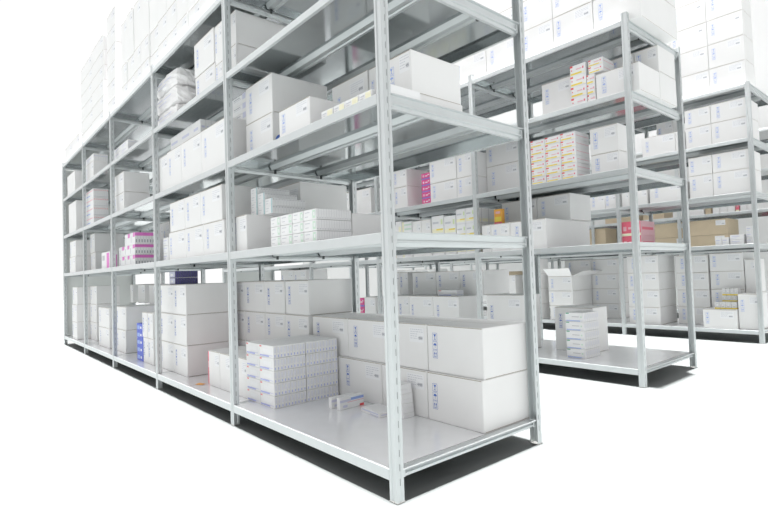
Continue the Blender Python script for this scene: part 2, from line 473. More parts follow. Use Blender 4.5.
  (1, 2, 1, 3, 0.06, 0.161, 3.621, 3.865, 1.999, 2.048),
  (1, 2, 2, 3, 0.06, 0.161, 3.621, 3.865, 2.048, 2.097),
 ]),
 ('A', 3, 'carton', 'grey topped carton', [
  (0, 1, 0, 1, 0.06, 0.206, 5.069, 5.477, 1.95, 2.184),
 ]),
 ('A', 3, 'white_pack', 'thin packs on carton', [
  (0, 1, 0, 1, 0.06, 0.206, 5.059, 5.467, 2.184, 2.261),
 ]),
 ('A', 3, 'plain_carton', 'far carton', [
  (0, 1, 0, 1, 0.03, 0.28, 5.987, 6.515, 1.95, 2.23),
 ]),
 ('A', 4, 'carton', 'far top boxes', [
  (0, 2, 0, 1, 0.03, 0.38, 6.164, 6.64, 2.414, 2.625),
  (1, 2, 0, 1, 0.03, 0.38, 5.67, 6.16, 2.414, 2.625),
 ]),
 ('A', 4, 'carton', 'tall pile', [
  (0, 2, 0, 6, 0.039, 0.33, 4.937, 5.581, 2.414, 2.57),
  (0, 2, 1, 6, 0.039, 0.33, 4.937, 5.581, 2.57, 2.726),
  (0, 2, 2, 6, 0.039, 0.33, 4.937, 5.581, 2.726, 2.882),
  (0, 2, 3, 6, 0.039, 0.33, 4.937, 5.581, 2.882, 3.037),
  (0, 2, 4, 6, 0.039, 0.33, 4.937, 5.581, 3.037, 3.193),
  (0, 2, 5, 6, 0.039, 0.33, 4.937, 5.581, 3.193, 3.349),
  (1, 2, 0, 6, 0.03, 0.33, 4.387, 4.933, 2.414, 2.57),
  (1, 2, 1, 6, 0.03, 0.33, 4.387, 4.933, 2.57, 2.726),
  (1, 2, 2, 6, 0.03, 0.33, 4.387, 4.933, 2.726, 2.882),
  (1, 2, 3, 6, 0.03, 0.33, 4.387, 4.933, 2.882, 3.037),
  (1, 2, 4, 6, 0.03, 0.33, 4.387, 4.933, 3.037, 3.193),
  (1, 2, 5, 6, 0.03, 0.33, 4.387, 4.933, 3.193, 3.349),
 ]),
 ('A', 4, 'carton', 'end faced pile', [
  (0, 1, 0, 6, 0.039, 0.259, 3.935, 4.27, 2.414, 2.588),
  (0, 1, 1, 6, 0.039, 0.259, 3.935, 4.27, 2.588, 2.762),
  (0, 1, 2, 6, 0.039, 0.259, 3.935, 4.27, 2.762, 2.936),
  (0, 1, 3, 6, 0.039, 0.259, 3.935, 4.27, 2.936, 3.11),
  (0, 1, 4, 6, 0.039, 0.259, 3.935, 4.27, 3.11, 3.284),
  (0, 1, 5, 6, 0.039, 0.259, 3.935, 4.27, 3.284, 3.458),
 ]),
 ('A', 4, 'carton', 'long top row', [
  (0, 11, 0, 3, 0.03, 0.42, 3.479, 3.689, 2.414, 2.574),
  (0, 11, 1, 3, 0.03, 0.42, 3.479, 3.689, 2.574, 2.757),
  (0, 11, 2, 3, 0.03, 0.42, 3.479, 3.689, 2.757, 3.157),
  (1, 11, 0, 3, 0.03, 0.42, 3.265, 3.475, 2.414, 2.574),
  (1, 11, 1, 3, 0.03, 0.42, 3.265, 3.475, 2.574, 2.757),
  (1, 11, 2, 3, 0.03, 0.42, 3.265, 3.475, 2.757, 3.157),
  (2, 11, 0, 3, 0.03, 0.42, 3.052, 3.261, 2.414, 2.574),
  (2, 11, 1, 3, 0.03, 0.42, 3.052, 3.261, 2.574, 2.757),
  (2, 11, 2, 3, 0.03, 0.42, 3.052, 3.261, 2.757, 3.157),
  (3, 11, 0, 3, 0.03, 0.42, 2.838, 3.048, 2.414, 2.574),
  (3, 11, 1, 3, 0.03, 0.42, 2.838, 3.048, 2.574, 2.757),
  (3, 11, 2, 3, 0.03, 0.42, 2.838, 3.048, 2.757, 3.157),
  (4, 11, 0, 3, 0.039, 0.42, 2.624, 2.834, 2.414, 2.574),
  (4, 11, 1, 3, 0.039, 0.42, 2.624, 2.834, 2.574, 2.757),
  (4, 11, 2, 3, 0.039, 0.42, 2.624, 2.834, 2.757, 3.157),
  (5, 11, 0, 3, 0.03, 0.42, 2.411, 2.62, 2.414, 2.574),
  (5, 11, 1, 3, 0.03, 0.42, 2.411, 2.62, 2.574, 2.757),
  (5, 11, 2, 3, 0.03, 0.42, 2.411, 2.62, 2.757, 3.157),
  (6, 11, 0, 3, 0.03, 0.42, 2.197, 2.407, 2.414, 2.574),
  (6, 11, 1, 3, 0.03, 0.42, 2.197, 2.407, 2.574, 2.757),
  (6, 11, 2, 3, 0.03, 0.42, 2.197, 2.407, 2.757, 3.157),
  (7, 11, 0, 3, 0.03, 0.42, 1.983, 2.193, 2.414, 2.574),
  (7, 11, 1, 3, 0.03, 0.42, 1.983, 2.193, 2.574, 2.757),
  (7, 11, 2, 3, 0.03, 0.42, 1.983, 2.193, 2.757, 3.157),
  (8, 11, 0, 3, 0.03, 0.42, 1.769, 1.979, 2.414, 2.574),
  (8, 11, 1, 3, 0.03, 0.42, 1.769, 1.979, 2.574, 2.757),
  (9, 11, 0, 3, 0.03, 0.42, 1.556, 1.765, 2.414, 2.574),
  (9, 11, 1, 3, 0.03, 0.42, 1.556, 1.765, 2.574, 2.757),
  (10, 11, 0, 3, 0.039, 0.42, 1.342, 1.552, 2.414, 2.574),
 ]),
 ('B', 0, 'carton', 'tall single carton', [
  (0, 1, 0, 1, 2.718, 2.951, 0.685, 1.024, 0.116, 0.474),
 ]),
 ('B', 0, 'tower_bundle', 'white bundle tower', [
  (0, 1, 0, 5, 2.433, 2.657, 0.61, 0.758, 0.116, 0.185),
  (0, 1, 1, 5, 2.433, 2.657, 0.61, 0.758, 0.185, 0.253),
  (0, 1, 2, 5, 2.433, 2.657, 0.61, 0.758, 0.253, 0.322),
  (0, 1, 3, 5, 2.433, 2.657, 0.61, 0.758, 0.322, 0.39),
  (0, 1, 4, 5, 2.433, 2.657, 0.61, 0.758, 0.39, 0.459),
 ]),
 ('B', 0, 'carton', 'single carton by post', [
  (0, 1, 0, 1, 2.526, 2.766, 1.19, 1.587, 0.116, 0.582),
 ]),
 ('B', 0, 'carton', 'lower row', [
  (0, 4, 0, 1, 2.526, 2.895, 2.796, 2.992, 0.116, 0.561),
  (1, 4, 0, 1, 2.526, 2.895, 2.614, 2.792, 0.116, 0.561),
  (2, 4, 0, 1, 2.526, 2.895, 2.264, 2.61, 0.116, 0.561),
  (3, 4, 0, 1, 2.526, 2.895, 1.92, 2.26, 0.116, 0.561),
 ]),
 ('B', 0, 'carton', 'upper row', [
  (0, 2, 0, 1, 2.776, 3.106, 3.022, 3.23, 0.561, 0.812),
  (1, 2, 0, 1, 2.776, 3.106, 2.888, 3.018, 0.561, 0.812),
 ]),
 ('B', 0, 'carton', 'upper row right', [
  (0, 3, 0, 1, 2.776, 3.166, 2.451, 2.81, 0.561, 0.806),
  (1, 3, 0, 1, 2.776, 3.188, 2.114, 2.447, 0.561, 0.806),
  (2, 3, 0, 1, 2.776, 3.188, 1.808, 2.11, 0.561, 0.806),
 ]),
 ('B', 0, 'blue_bundle', 'packet on lower row', [
  (0, 1, 0, 1, 2.596, 2.696, 2, 2.251, 0.561, 0.619),
 ]),
 ('B', 1, 'carton', 'front row', [
  (0, 3, 0, 1, 2.306, 2.974, 1.339, 1.431, 0.956, 1.186),
  (1, 3, 0, 1, 2.306, 2.974, 1.147, 1.335, 0.956, 1.186),
  (2, 3, 0, 1, 2.306, 2.974, 0.814, 1.143, 0.956, 1.186),
 ]),
 ('B', 1, 'carton', 'upper row', [
  (0, 2, 0, 1, 2.636, 2.966, 1.098, 1.457, 1.186, 1.405),
  (1, 2, 0, 1, 2.636, 2.966, 0.79, 1.094, 1.186, 1.405),
 ]),
 ('B', 1, 'orange_pack', 'orange pack on carton', [
  (0, 1, 0, 1, 2.376, 2.416, 1.269, 1.348, 1.186, 1.318),
 ]),
 ('B', 1, 'small_carton', 'back boxes by post', [
  (0, 1, 0, 1, 2.776, 3.076, 1.676, 1.817, 0.956, 1.356),
 ]),
 ('B', 1, 'yellow_pack', 'white and yellow pack', [
  (0, 1, 0, 1, 2.326, 2.526, 2.471, 2.559, 0.956, 1.331),
 ]),
 ('B', 1, 'lime_bundle', 'green striped bundle', [
  (0, 1, 0, 3, 2.326, 2.526, 2.324, 2.46, 0.956, 1.076),
  (0, 1, 1, 3, 2.326, 2.526, 2.324, 2.46, 1.076, 1.196),
  (0, 1, 2, 3, 2.326, 2.526, 2.324, 2.46, 1.196, 1.316),
 ]),
 ('B', 1, 'small_carton', 'white boxes', [
  (0, 2, 0, 1, 2.326, 2.576, 2.19, 2.313, 0.956, 1.309),
  (1, 2, 0, 1, 2.326, 2.576, 2.061, 2.186, 0.956, 1.309),
 ]),
 ('B', 1, 'lime_pack', 'lime packs', [
  (0, 1, 0, 2, 2.326, 2.526, 1.892, 2.044, 0.956, 1.142),
  (0, 1, 1, 2, 2.326, 2.526, 1.892, 2.044, 1.142, 1.329),
 ]),
 ('B', 1, 'lime_pack', 'lime packs middle', [
  (0, 1, 0, 2, 2.326, 2.526, 1.745, 1.883, 0.956, 1.134),
  (0, 1, 1, 2, 2.326, 2.526, 1.745, 1.883, 1.134, 1.313),
 ]),
 ('B', 1, 'lime_pack', 'lime packs right', [
  (0, 2, 0, 3, 2.326, 2.626, 1.626, 1.734, 0.956, 1.09),
  (0, 2, 1, 3, 2.326, 2.626, 1.626, 1.734, 1.09, 1.224),
  (0, 2, 2, 3, 2.326, 2.626, 1.626, 1.734, 1.224, 1.359),
  (1, 2, 0, 3, 2.326, 2.626, 1.524, 1.622, 0.956, 1.09),
  (1, 2, 1, 3, 2.326, 2.626, 1.524, 1.622, 1.09, 1.224),
  (1, 2, 2, 3, 2.326, 2.626, 1.524, 1.622, 1.224, 1.359),
 ]),
 ('B', 2, 'yellow_bundle', 'yellow striped bundles', [
  (0, 3, 0, 6, 2.326, 2.526, 0.805, 0.93, 1.456, 1.514),
  (0, 3, 1, 6, 2.326, 2.526, 0.805, 0.93, 1.514, 1.572),
  (0, 3, 2, 6, 2.326, 2.526, 0.805, 0.93, 1.572, 1.63),
  (0, 3, 3, 6, 2.326, 2.526, 0.805, 0.93, 1.63, 1.688),
  (0, 3, 4, 6, 2.326, 2.526, 0.805, 0.93, 1.688, 1.746),
  (0, 3, 5, 6, 2.326, 2.526, 0.805, 0.93, 1.746, 1.804),
  (1, 3, 0, 6, 2.326, 2.526, 0.674, 0.801, 1.456, 1.514),
  (1, 3, 1, 6, 2.326, 2.526, 0.674, 0.801, 1.514, 1.572),
  (1, 3, 2, 6, 2.326, 2.526, 0.674, 0.801, 1.572, 1.63),
  (1, 3, 3, 6, 2.326, 2.526, 0.674, 0.801, 1.63, 1.688),
  (1, 3, 4, 6, 2.326, 2.526, 0.674, 0.801, 1.688, 1.746),
  (1, 3, 5, 6, 2.326, 2.526, 0.674, 0.801, 1.746, 1.804),
  (2, 3, 0, 6, 2.326, 2.526, 0.551, 0.67, 1.456, 1.514),
  (2, 3, 1, 6, 2.326, 2.526, 0.551, 0.67, 1.514, 1.572),
  (2, 3, 2, 6, 2.326, 2.526, 0.551, 0.67, 1.572, 1.63),
  (2, 3, 3, 6, 2.326, 2.526, 0.551, 0.67, 1.63, 1.688),
  (2, 3, 4, 6, 2.326, 2.526, 0.551, 0.67, 1.688, 1.746),
  (2, 3, 5, 6, 2.326, 2.526, 0.551, 0.67, 1.746, 1.804),
 ]),
 ('B', 2, 'carton', 'right stack', [
  (0, 1, 0, 2, 2.376, 2.583, 0.262, 0.466, 1.456, 1.607),
  (0, 1, 1, 2, 2.376, 2.583, 0.262, 0.466, 1.607, 1.8),
 ]),
 ('B', 2, 'carton', 'left stack', [
  (0, 1, 0, 2, 2.536, 2.886, 1.18, 1.537, 1.456, 1.732),
  (0, 1, 1, 2, 2.536, 2.886, 1.18, 1.537, 1.732, 1.913),
 ]),
 ('B', 2, 'yellow_pack', 'small packs', [
  (0, 1, 0, 6, 2.336, 2.516, 0.95, 1.03, 1.456, 1.516),
  (0, 1, 1, 6, 2.336, 2.516, 0.95, 1.03, 1.516, 1.576),
  (0, 1, 2, 6, 2.336, 2.516, 0.95, 1.03, 1.576, 1.636),
  (0, 1, 3, 6, 2.336, 2.516, 0.95, 1.03, 1.636, 1.696),
  (0, 1, 4, 6, 2.336, 2.516, 0.95, 1.03, 1.696, 1.756),
  (0, 1, 5, 6, 2.336, 2.516, 0.95, 1.03, 1.756, 1.816),
 ]),
 ('B', 2, 'carton', 'middle stack', [
  (0, 2, 0, 2, 2.336, 2.686, 1.721, 2.054, 1.456, 1.644),
  (0, 2, 1, 2, 2.336, 2.686, 1.721, 2.054, 1.644, 1.867),
  (1, 2, 0, 2, 2.336, 2.686, 1.54, 1.717, 1.456, 1.644),
  (1, 2, 1, 2, 2.336, 2.686, 1.54, 1.717, 1.644, 1.867),
 ]),
 ('B', 2, 'magenta_bundle', 'magenta bundles', [
  (0, 1, 0, 5, 2.356, 2.556, 2.073, 2.192, 1.456, 1.518),
  (0, 1, 1, 5, 2.356, 2.556, 2.073, 2.192, 1.518, 1.58),
  (0, 1, 2, 5, 2.356, 2.556, 2.073, 2.192, 1.58, 1.642),
  (0, 1, 3, 5, 2.356, 2.556, 2.073, 2.192, 1.642, 1.704),
  (0, 1, 4, 5, 2.356, 2.556, 2.073, 2.192, 1.704, 1.766),
 ]),
 ('B', 2, 'carton', 'left pair', [
  (0, 1, 0, 2, 2.336, 2.686, 2.378, 2.591, 1.456, 1.679),
  (0, 1, 1, 2, 2.336, 2.686, 2.378, 2.591, 1.679, 1.858),
 ]),
 ('B', 3, 'carton', 'front carton', [
  (0, 1, 0, 1, 2.336, 2.668, 0.083, 0.38, 1.972, 2.167),
 ]),
 ('B', 3, 'yellow_bundle', 'yellow striped bundles left', [
  (0, 1, 0, 4, 2.356, 2.606, 0.463, 0.585, 1.972, 2.053),
  (0, 1, 1, 4, 2.356, 2.606, 0.463, 0.585, 2.053, 2.134),
  (0, 1, 2, 4, 2.356, 2.606, 0.463, 0.585, 2.134, 2.215),
  (0, 1, 3, 4, 2.356, 2.606, 0.463, 0.585, 2.215, 2.296),
 ]),
 ('B', 3, 'yellow_bundle', 'yellow striped bundles right', [
  (0, 1, 0, 3, 2.356, 2.606, 0.399, 0.458, 1.972, 2.045),
  (0, 1, 1, 3, 2.356, 2.606, 0.399, 0.458, 2.045, 2.117),
  (0, 1, 2, 3, 2.356, 2.606, 0.399, 0.458, 2.117, 2.19),
 ]),
 ('B', 3, 'yellow_bundle', 'upper yellow striped bundles', [
  (0, 1, 0, 2, 2.356, 2.522, 0.334, 0.442, 2.191, 2.241),
  (0, 1, 1, 2, 2.356, 2.522, 0.334, 0.442, 2.241, 2.291),
 ]),
 ('B', 3, 'carton', 'grey carton', [
  (0, 1, 0, 1, 2.426, 2.726, 0.613, 0.871, 1.972, 2.26),
 ]),
 ('B', 3, 'carton', 'rear stack', [
  (0, 2, 0, 2, 2.676, 2.975, 0.255, 0.423, 1.972, 2.176),
  (0, 2, 1, 2, 2.676, 2.975, 0.255, 0.423, 2.176, 2.369),
  (1, 2, 0, 2, 2.676, 2.975, 0.084, 0.251, 1.972, 2.176),
  (1, 2, 1, 2, 2.676, 2.975, 0.084, 0.251, 2.176, 2.369),
 ]),
 ('B', 4, 'carton', 'top row', [
  (8, 9, 0, 2, 2.315, 2.935, 0.044, 0.369, 2.453, 2.693),
  (8, 9, 1, 2, 2.315, 2.935, 0.044, 0.369, 2.693, 2.933),
  (7, 9, 0, 2, 2.315, 2.935, 0.373, 0.682, 2.453, 2.693),
  (7, 9, 1, 2, 2.315, 2.935, 0.373, 0.682, 2.693, 2.933),
  (6, 9, 0, 2, 2.315, 2.935, 0.686, 0.977, 2.453, 2.693),
  (6, 9, 1, 2, 2.315, 2.935, 0.686, 0.977, 2.693, 2.933),
  (5, 9, 0, 2, 2.315, 2.935, 0.981, 1.318, 2.453, 2.693),
  (5, 9, 1, 2, 2.315, 2.935, 0.981, 1.318, 2.693, 2.933),
  (4, 9, 0, 2, 2.315, 2.935, 1.322, 1.678, 2.453, 2.693),
  (4, 9, 1, 2, 2.315, 2.935, 1.322, 1.678, 2.693, 2.933),
  (3, 9, 0, 2, 2.315, 2.935, 1.682, 2.038, 2.453, 2.693),
  (3, 9, 1, 2, 2.315, 2.935, 1.682, 2.038, 2.693, 2.933),
  (2, 9, 0, 2, 2.315, 2.935, 2.042, 2.398, 2.453, 2.693),
  (2, 9, 1, 2, 2.315, 2.935, 2.042, 2.398, 2.693, 2.933),
  (1, 9, 0, 2, 2.315, 2.935, 2.402, 2.758, 2.453, 2.693),
  (1, 9, 1, 2, 2.315, 2.935, 2.402, 2.758, 2.693, 2.933),
  (0, 9, 0, 2, 2.315, 2.935, 2.762, 3.118, 2.453, 2.693),
  (0, 9, 1, 2, 2.315, 2.935, 2.762, 3.118, 2.693, 2.933),
 ]),
 ('C', 0, 'carton', 'four high stack', [
  (0, 1, 0, 4, 4.912, 5.385, 1.04, 1.387, 0.125, 0.321),
  (0, 1, 1, 4, 4.912, 5.385, 1.04, 1.387, 0.321, 0.518),
  (0, 1, 2, 4, 4.912, 5.385, 1.04, 1.387, 0.518, 0.714),
  (0, 1, 3, 4, 4.912, 5.385, 1.04, 1.387, 0.714, 0.91),
 ]),
 ('C', 0, 'carton', 'stack behind post', [
  (0, 1, 0, 4, 5.179, 5.579, 0.626, 0.951, 0.125, 0.317),
  (0, 1, 1, 4, 5.179, 5.579, 0.626, 0.951, 0.317, 0.509),
  (0, 1, 2, 4, 5.179, 5.579, 0.626, 0.951, 0.509, 0.701),
  (0, 1, 3, 4, 5.179, 5.579, 0.626, 0.951, 0.701, 0.893),
 ]),
 ('C', 0, 'carton', 'stack beside yellow packs', [
  (0, 1, 0, 4, 5.179, 5.579, 0.296, 0.607, 0.125, 0.32),
  (0, 1, 1, 4, 5.179, 5.579, 0.296, 0.607, 0.32, 0.515),
  (0, 1, 2, 4, 5.179, 5.579, 0.296, 0.607, 0.515, 0.709),
  (0, 1, 3, 4, 5.179, 5.579, 0.296, 0.607, 0.709, 0.904),
 ]),
 ('C', 0, 'carton', 'low front carton', [
  (0, 1, 0, 1, 4.849, 5.159, 0.288, 0.594, 0.125, 0.32),
 ]),
 ('C', 0, 'carton', 'upright front carton', [
  (0, 1, 0, 1, 4.879, 5.179, 0.105, 0.281, 0.125, 0.48),
 ]),
 ('C', 0, 'yellow_vial', 'lower yellow packs', [
  (0, 4, 0, 1, 4.929, 5.029, 0.459, 0.505, 0.32, 0.39),
  (1, 4, 0, 1, 4.929, 5.029, 0.409, 0.455, 0.32, 0.39),
  (2, 4, 0, 1, 4.929, 5.029, 0.359, 0.405, 0.32, 0.39),
  (3, 4, 0, 1, 4.929, 5.029, 0.308, 0.355, 0.32, 0.39),
 ]),
 ('C', 0, 'yellow_vial', 'middle yellow packs', [
  (0, 3, 0, 1, 5.049, 5.149, 0.427, 0.469, 0.39, 0.454),
  (1, 3, 0, 1, 5.049, 5.149, 0.382, 0.423, 0.39, 0.454),
  (2, 3, 0, 1, 5.049, 5.149, 0.337, 0.378, 0.39, 0.454),
 ]),
 ('C', 0, 'yellow_vial', 'upper yellow packs', [
  (0, 4, 0, 1, 5.049, 5.149, 0.433, 0.465, 0.454, 0.527),
  (1, 4, 0, 1, 5.049, 5.149, 0.397, 0.429, 0.454, 0.527),
  (2, 4, 0, 1, 5.049, 5.149, 0.361, 0.393, 0.454, 0.527),
  (3, 4, 0, 1, 5.049, 5.149, 0.325, 0.357, 0.454, 0.527),
 ]),
 ('C', 0, 'plain_carton', 'support carton', [
  (0, 1, 0, 1, 5.034, 5.149, 0.337, 0.469, 0.32, 0.39),
 ]),
 ('C', 0, 'carton', 'grey end box', [
  (0, 1, 0, 2, 5.189, 5.539, 0.196, 0.288, 0.125, 0.476),
  (0, 1, 1, 2, 5.189, 5.539, 0.196, 0.288, 0.476, 0.826),
 ]),
 ('C', 0, 'carton', 'open carton stack', [
  (0, 1, 0, 3, 4.879, 5.378, 2.076, 2.407, 0.125, 0.314),
  (0, 1, 1, 3, 4.879, 5.378, 2.076, 2.407, 0.314, 0.504),
  (0, 1, 2, 3, 4.879, 5.378, 2.076, 2.407, 0.504, 0.693),
 ]),
 ('C', 0, 'carton', 'left stack', [
  (0, 1, 0, 4, 4.879, 5.073, 2.533, 2.748, 0.125, 0.326),
  (0, 1, 1, 4, 4.879, 5.073, 2.533, 2.748, 0.326, 0.528),
  (0, 1, 2, 4, 4.879, 5.073, 2.533, 2.748, 0.528, 0.729),
  (0, 1, 3, 4, 4.879, 5.073, 2.533, 2.748, 0.729, 0.93),
 ]),
 ('C', 0, 'carton', 'back stack', [
  (0, 2, 0, 4, 5.399, 5.729, 2.088, 2.465, 0.125, 0.318),
  (0, 2, 1, 4, 5.399, 5.729, 2.088, 2.465, 0.318, 0.512),
  (0, 2, 2, 4, 5.399, 5.729, 2.088, 2.465, 0.512, 0.705),
  (0, 2, 3, 4, 5.399, 5.729, 2.088, 2.465, 0.705, 0.898),
  (1, 2, 0, 4, 5.399, 5.729, 1.725, 2.084, 0.125, 0.318),
  (1, 2, 1, 4, 5.399, 5.729, 1.725, 2.084, 0.318, 0.512),
  (1, 2, 2, 4, 5.399, 5.729, 1.725, 2.084, 0.512, 0.705),
  (1, 2, 3, 4, 5.399, 5.729, 1.725, 2.084, 0.705, 0.898),
 ]),
 ('C', 0, 'brown_carton', 'brown carton', [
  (0, 1, 0, 1, 5.179, 5.579, 2.992, 3.266, 0.125, 0.774),
 ]),
 ('C', 0, 'small_carton', 'white boxes', [
  (0, 1, 0, 2, 4.909, 5.129, 2.957, 3.089, 0.125, 0.424),
  (0, 1, 1, 2, 4.909, 5.129, 2.957, 3.089, 0.424, 0.723),
 ]),
 ('C', 0, 'carton', 'far boxes', [
  (0, 2, 0, 1, 4.929, 5.229, 4.979, 5.489, 0.125, 0.852),
  (1, 2, 0, 1, 4.929, 5.229, 4.529, 4.975, 0.125, 0.852),
 ]),
 ('C', 1, 'pink_box', 'pink packs', [
  (0, 1, 0, 2, 4.879, 5.263, 1.197, 1.411, 0.979, 1.147),
  (0, 1, 1, 2, 4.879, 5.263, 1.197, 1.411, 1.147, 1.315),
 ]),
 ('C', 1, 'white_pack', 'white packs', [
  (0, 2, 0, 1, 4.879, 4.999, 0.394, 0.453, 0.979, 1.059),
  (1, 2, 0, 1, 4.879, 4.999, 0.332, 0.39, 0.979, 1.059),
 ]),
 ('C', 1, 'white_pack', 'white pack pile', [
  (0, 1, 0, 2, 4.879, 4.999, 0.202, 0.319, 0.979, 1.029),
  (0, 1, 1, 2, 4.879, 4.999, 0.202, 0.319, 1.029, 1.079),
 ]),
 ('C', 1, 'white_pack', 'white pack pile right', [
  (0, 1, 0, 3, 4.909, 5.059, 0.133, 0.187, 0.979, 1.037),
  (0, 1, 1, 3, 4.909, 5.059, 0.133, 0.187, 1.037, 1.095),
  (0, 1, 2, 3, 4.909, 5.059, 0.133, 0.187, 1.095, 1.154),
 ]),
 ('C', 2, 'carton', 'right stack', [
  (0, 2, 0, 2, 4.879, 5.279, 0.445, 0.665, 1.491, 1.734),
  (0, 2, 1, 2, 4.879, 5.279, 0.445, 0.665, 1.734, 1.929),
  (1, 2, 0, 2, 4.879, 5.279, 0.119, 0.441, 1.491, 1.734),
  (1, 2, 1, 2, 4.879, 5.279, 0.119, 0.441, 1.734, 1.929),
 ]),
 ('C', 2, 'carton', 'left row', [
  (0, 1, 0, 1, 4.879, 5.279, 0.723, 1.077, 1.491, 1.707),
 ]),
 ('C', 2, 'small_carton', 'small boxes', [
  (0, 3, 0, 1, 4.879, 5.129, 1.312, 1.396, 1.491, 1.677),
  (1, 3, 0, 1, 4.879, 5.129, 1.232, 1.308, 1.491, 1.677),
  (2, 3, 0, 1, 4.879, 5.129, 1.104, 1.228, 1.491, 1.677),
 ]),
 ('C', 2, 'carton', 'far pair', [
  (0, 2, 0, 1, 4.879, 5.229, 1.599, 1.786, 1.491, 1.683),
  (1, 2, 0, 1, 4.879, 5.229, 1.465, 1.595, 1.491, 1.683),
 ]),
 ('C', 3, 'carton', 'right stack', [
  (0, 2, 0, 2, 4.879, 5.279, 0.434, 0.678, 2.024, 2.253),
  (0, 2, 1, 2, 4.879, 5.279, 0.434, 0.678, 2.253, 2.447),
  (1, 2, 0, 2, 4.879, 5.279, 0.114, 0.43, 2.024, 2.253),
  (1, 2, 1, 2, 4.879, 5.279, 0.114, 0.43, 2.253, 2.447),
 ]),
 ('C', 3, 'carton', 'left row', [
  (0, 2, 0, 1, 4.879, 5.279, 0.782, 1.133, 2.024, 2.249),
  (1, 2, 0, 1, 4.879, 5.279, 0.707, 0.778, 2.024, 2.249),
 ]),
 ('C', 3, 'carton', 'rear row', [
  (0, 1, 0, 1, 5.289, 5.639, 0.941, 1.126, 2.024, 2.512),
 ]),
 ('C', 4, 'carton', 'high pile', [
  (0, 3, 0, 5, 4.868, 5.174, 0.786, 1.123, 2.566, 2.819),
  (1, 3, 0, 5, 4.868, 5.174, 0.422, 0.782, 2.566, 2.819),
  (2, 3, 0, 5, 4.868, 5.174, 0.101, 0.418, 2.566, 2.819),
  (0, 3, 1, 5, 4.868, 5.174, 0.786, 1.123, 2.819, 3.072),
  (1, 3, 1, 5, 4.868, 5.174, 0.422, 0.782, 2.819, 3.072),
  (2, 3, 1, 5, 4.868, 5.174, 0.101, 0.418, 2.819, 3.072),
  (0, 3, 2, 5, 4.868, 5.174, 0.786, 1.123, 3.072, 3.325),
  (1, 3, 2, 5, 4.868, 5.174, 0.422, 0.782, 3.072, 3.325),
  (2, 3, 2, 5, 4.868, 5.174, 0.101, 0.418, 3.072, 3.325),
  (0, 3, 3, 5, 4.868, 5.174, 0.786, 1.123, 3.325, 3.578),
  (1, 3, 3, 5, 4.868, 5.174, 0.422, 0.782, 3.325, 3.578),
  (2, 3, 3, 5, 4.868, 5.174, 0.101, 0.418, 3.325, 3.578),
  (0, 3, 4, 5, 4.868, 5.174, 0.786, 1.123, 3.578, 3.831),
  (1, 3, 4, 5, 4.868, 5.174, 0.422, 0.782, 3.578, 3.831),
  (2, 3, 4, 5, 4.868, 5.174, 0.101, 0.418, 3.578, 3.831),
 ]),
 ('D', 1, 'brown_carton', 'brown cartons', [
  (0, 2, 0, 2, 7.1, 7.6, 1.439, 2.148, 0.98, 1.2),
  (0, 2, 1, 2, 7.1, 7.6, 1.439, 2.148, 1.2, 1.42),
  (1, 2, 0, 2, 7.1, 7.6, 0.958, 1.435, 0.98, 1.2),
  (1, 2, 1, 2, 7.1, 7.6, 0.958, 1.435, 1.2, 1.42),
 ]),
 ('D', 1, 'brown_carton', 'far brown cartons', [
  (0, 1, 0, 1, 7.1, 7.5, 2.699, 3.008, 0.98, 1.437),
 ]),
 ('D', 2, 'small_carton', 'small boxes', [
  (0, 1, 0, 1, 7.1, 7.3, 1.238, 1.417, 1.496, 1.623),
 ]),
 ('D', 2, 'brown_carton', 'brown boxes', [
  (0, 1, 0, 1, 7.1, 7.3, 1.149, 1.221, 1.496, 1.626),
 ]),
 ('D', 2, 'small_carton', 'mixed boxes', [
  (0, 3, 0, 1, 7.1, 7.3, 1.044, 1.127, 1.496, 1.624),
  (1, 3, 0, 1, 7.1, 7.3, 0.952, 1.04, 1.496, 1.624),
  (2, 3, 0, 1, 7.1, 7.3, 0.857, 0.948, 1.496, 1.624),
 ]),
 ('D', 2, 'pink_box', 'red box', [
  (0, 1, 0, 1, 7.1, 7.3, 0.81, 0.847, 1.496, 1.632),
 ]),
 ('D', 2, 'small_carton', 'right boxes', [
  (0, 2, 0, 1, 7.1, 7.3, 0.717, 0.794, 1.496, 1.618),
  (1, 2, 0, 1, 7.1, 7.3, 0.649, 0.713, 1.496, 1.618),
 ]),
 ('D', 2, 'brown_carton', 'brown row', [
  (0, 3, 0, 1, 7.1, 7.45, 2.498, 2.694, 1.496, 1.649),
  (1, 3, 0, 1, 7.1, 7.45, 2.433, 2.494, 1.496, 1.649),
  (2, 3, 0, 1, 7.1, 7.45, 2.226, 2.429, 1.496, 1.649),
 ]),
 ('D', 2, 'brown_carton', 'brown row right', [
  (0, 1, 0, 1, 7.1, 7.45, 1.78, 2.085, 1.496, 1.613),
 ]),
 ('D', 1, 'brown_carton', 'far brown row', [
  (0, 3, 0, 1, 7.1, 7.4, 7.533, 7.958, 0.98, 1.253),
  (1, 3, 0, 1, 7.1, 7.4, 7.159, 7.529, 0.98, 1.253),
  (2, 3, 0, 1, 7.1, 7.4, 6.645, 7.155, 0.98, 1.253),
 ]),
 ('B', 0, 'magenta_bundle', 'magenta packs behind posts', [
  (0, 1, 0, 4, 2.526, 2.626, 3.388, 3.476, 0.116, 0.218),
  (0, 1, 1, 4, 2.526, 2.626, 3.388, 3.476, 0.218, 0.321),
  (0, 1, 2, 4, 2.526, 2.626, 3.388, 3.476, 0.321, 0.423),
  (0, 1, 3, 4, 2.526, 2.626, 3.388, 3.476, 0.423, 0.526),
 ]),
 ('B', 0, 'small_carton', 'small box behind posts', [
  (0, 1, 0, 1, 2.526, 2.826, 3.172, 3.374, 0.116, 0.54),
 ]),
 ('B', 0, 'carton', 'far upper pair', [
  (0, 2, 0, 1, 2.776, 3.156, 5.398, 5.789, 0.5, 0.902),
